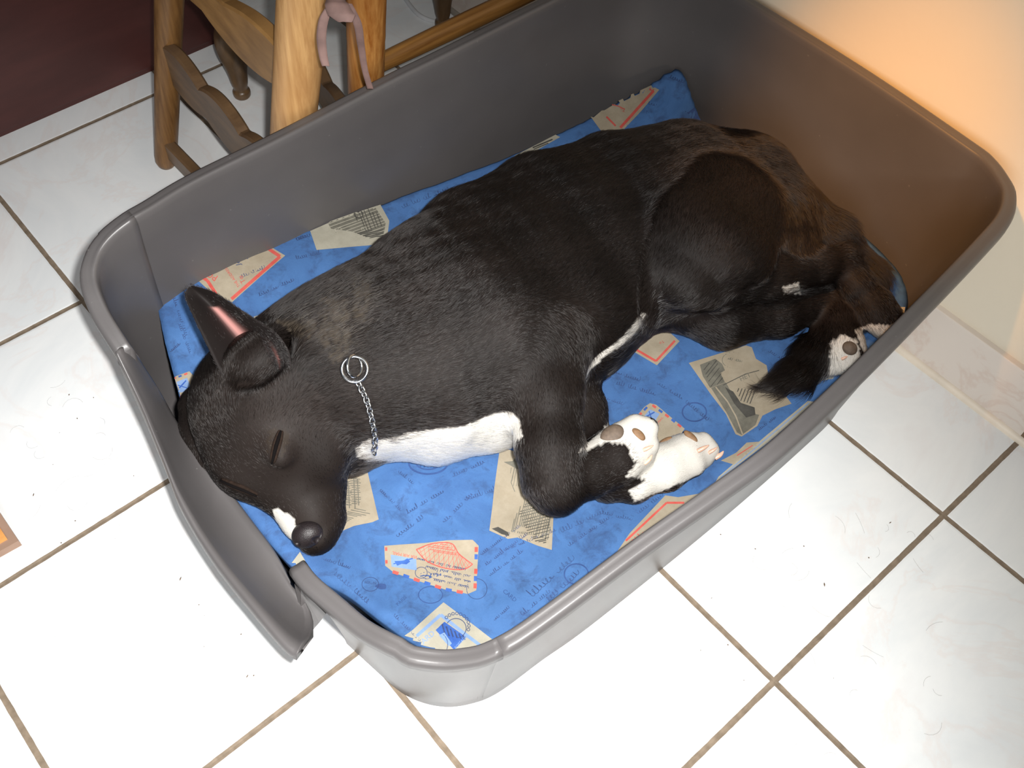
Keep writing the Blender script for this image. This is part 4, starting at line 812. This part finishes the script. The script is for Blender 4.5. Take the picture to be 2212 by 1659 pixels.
# ---- paw pads and claws
MPD = plain('pad_dark', srgb(96, 82, 70), .6, var=.2, vs=260, bmp=.3); MPB = plain('pad_brown', srgb(122, 92, 64), .6, var=.2, vs=260, bmp=.3); MCL = plain('claw_horn', srgb(214, 172, 150), .35, var=.06)
def pad(u, v, du, dv, ra, rb, mat, h=.0035):
    c, n = hit(u, v); c2, _ = hit(u+du, v+dv)
    if c is None: return
    ax = (c2-c) if c2 is not None else CR[:, 0]; x, y, z = frame(n*.6+CR[:, 2]*.4, ax+CR[:, 0]*1e-6); m = MB(); bm = bmesh.new(); bmesh.ops.create_uvsphere(bm, u_segments=24, v_segments=14, radius=1)
    for q in bm.verts: q.co = Vector((q.co.x*ra, q.co.y*rb, q.co.z*h*(1 if q.co.z > 0 else .8)))
    m.bm(bm, c-n*.0004, np.stack([x, y, z], 1)); return m.make('paw_pad', mat, dog)
pad(1322, 938, 12, -8, .0135, .0100, MPD, .0055); pad(1380, 938, 12, 12, .0085, .0045, MPB, .003); pad(1437, 952, 12, -6, .0085, .0035, MPB, .003); pad(1492, 942, 10, 8, .0095, .0040, MPB, .003)
pad(1836, 752, 10, 6, .0090, .0080, MPD, .005)
def claw(u, v, u2, v2, r_=.0021):
    a, n = hit(u, v, -.001); 
    if a is None: return
    s = np.linalg.norm(a-CC)/CF; tip = a+CR[:, 0]*(u2-u)*s-CR[:, 1]*(v2-v)*s+n*.0015; mid = (a+tip)/2+n*.0012
    m = MB(); P = catmull([a, mid, tip], 5); m.tube(P, r_*np.array([1, 1, .98, .95, .9, .82, .72, .6, .45, .3, .1])[:len(P)], 12, up=n, flat=1.25); m.make('claw', MCL, dog)
claw(1391, 972, 1411, 962); claw(1393, 1002, 1408, 982); claw(1508, 974, 1531, 962, .0026); claw(1546, 990, 1562, 974, .0024); claw(1818, 776, 1834, 766); claw(1532, 978, 1549, 966, .002)
# ---- chain collar
MCH, nt, b = nodes('chromed_steel'); b.inputs['Base Color'].default_value = (.82, .83, .85, 1); b.inputs['Metallic'].default_value = 1; nt.links.new(math_(nt, 'ADD', math_(nt, 'MULTIPLY', noise(nt, 400, 2), .1), .08), b.inputs['Roughness'])
def torus(R_, r_, X, c, n=40, k=12, sx=1.):
    th = np.arange(n)/n*2*np.pi; ph = np.arange(k)/k*2*np.pi; v = []
    for a in th:
        for p in ph: v.append(c+X[0]*(R_*sx*math.cos(a)+r_*math.cos(p)*math.cos(a))+X[1]*(R_*math.sin(a)+r_*math.cos(p)*math.sin(a))+X[2]*r_*math.sin(p))
    return v, [[i*k+j, ((i+1) % n)*k+j, ((i+1) % n)*k+(j+1) % k, i*k+(j+1) % k] for i in range(n) for j in range(k)]
c0, n0 = hit(767, 800, .0135)
col_ = empty('chain_collar', c0); tag(col_, 'silver chain collar with two rings around the neck of the dog', 'collar')
x, y, z = frame(n0*.55+CR[:, 2]*.8, CR[:, 0]); v, f = torus(.0122, .0016, (x, y, z), c0); obj('ring', v, f, MCH, col_)
x, y, z = frame(n0*.5+CR[:, 0]*.75, CR[:, 1]); v, f = torus(.0105, .0014, (x, y, z), c0+n0*.001+CR[:, 1]*.003); obj('ring', v, f, MCH, col_)
path = np.array([r for r in (hit(u, v_, .0125)[0] for u, v_ in catmull(np.array([(772, 824), (781, 838), (790, 856), (797, 876), (802, 896), (806, 915), (808, 935), (806, 958)], float), 6)) if r is not None]); path = resample(path, .0056)
lv, lf = torus(.0029, .00085, (np.array([1., 0, 0]), np.array([0, 1., 0]), np.array([0, 0, 1.])), np.zeros(3), 20, 8, 1.5); link0 = None
for i in range(len(path)-1):
    t = path[i+1]-path[i]; t /= np.linalg.norm(t); e, g_, _ = frame(t, CR[:, 2]); an = math.radians(42 if i % 2 else -42); yv = g_*math.cos(an)+e*math.sin(an); zv = np.cross(t, yv)
    Mx = Matrix([[t[k], yv[k], zv[k], (path[i]+path[i+1])[k]/2] for k in range(3)]+[[0, 0, 0, 1]])
    if link0 is None: link0 = obj('link', lv, lf, MCH, col_); o = link0
    else: o = link0.copy(); COL.objects.link(o); o.parent = col_
    o.matrix_parent_inverse = col_.matrix_world.inverted(); o.matrix_basis = Mx
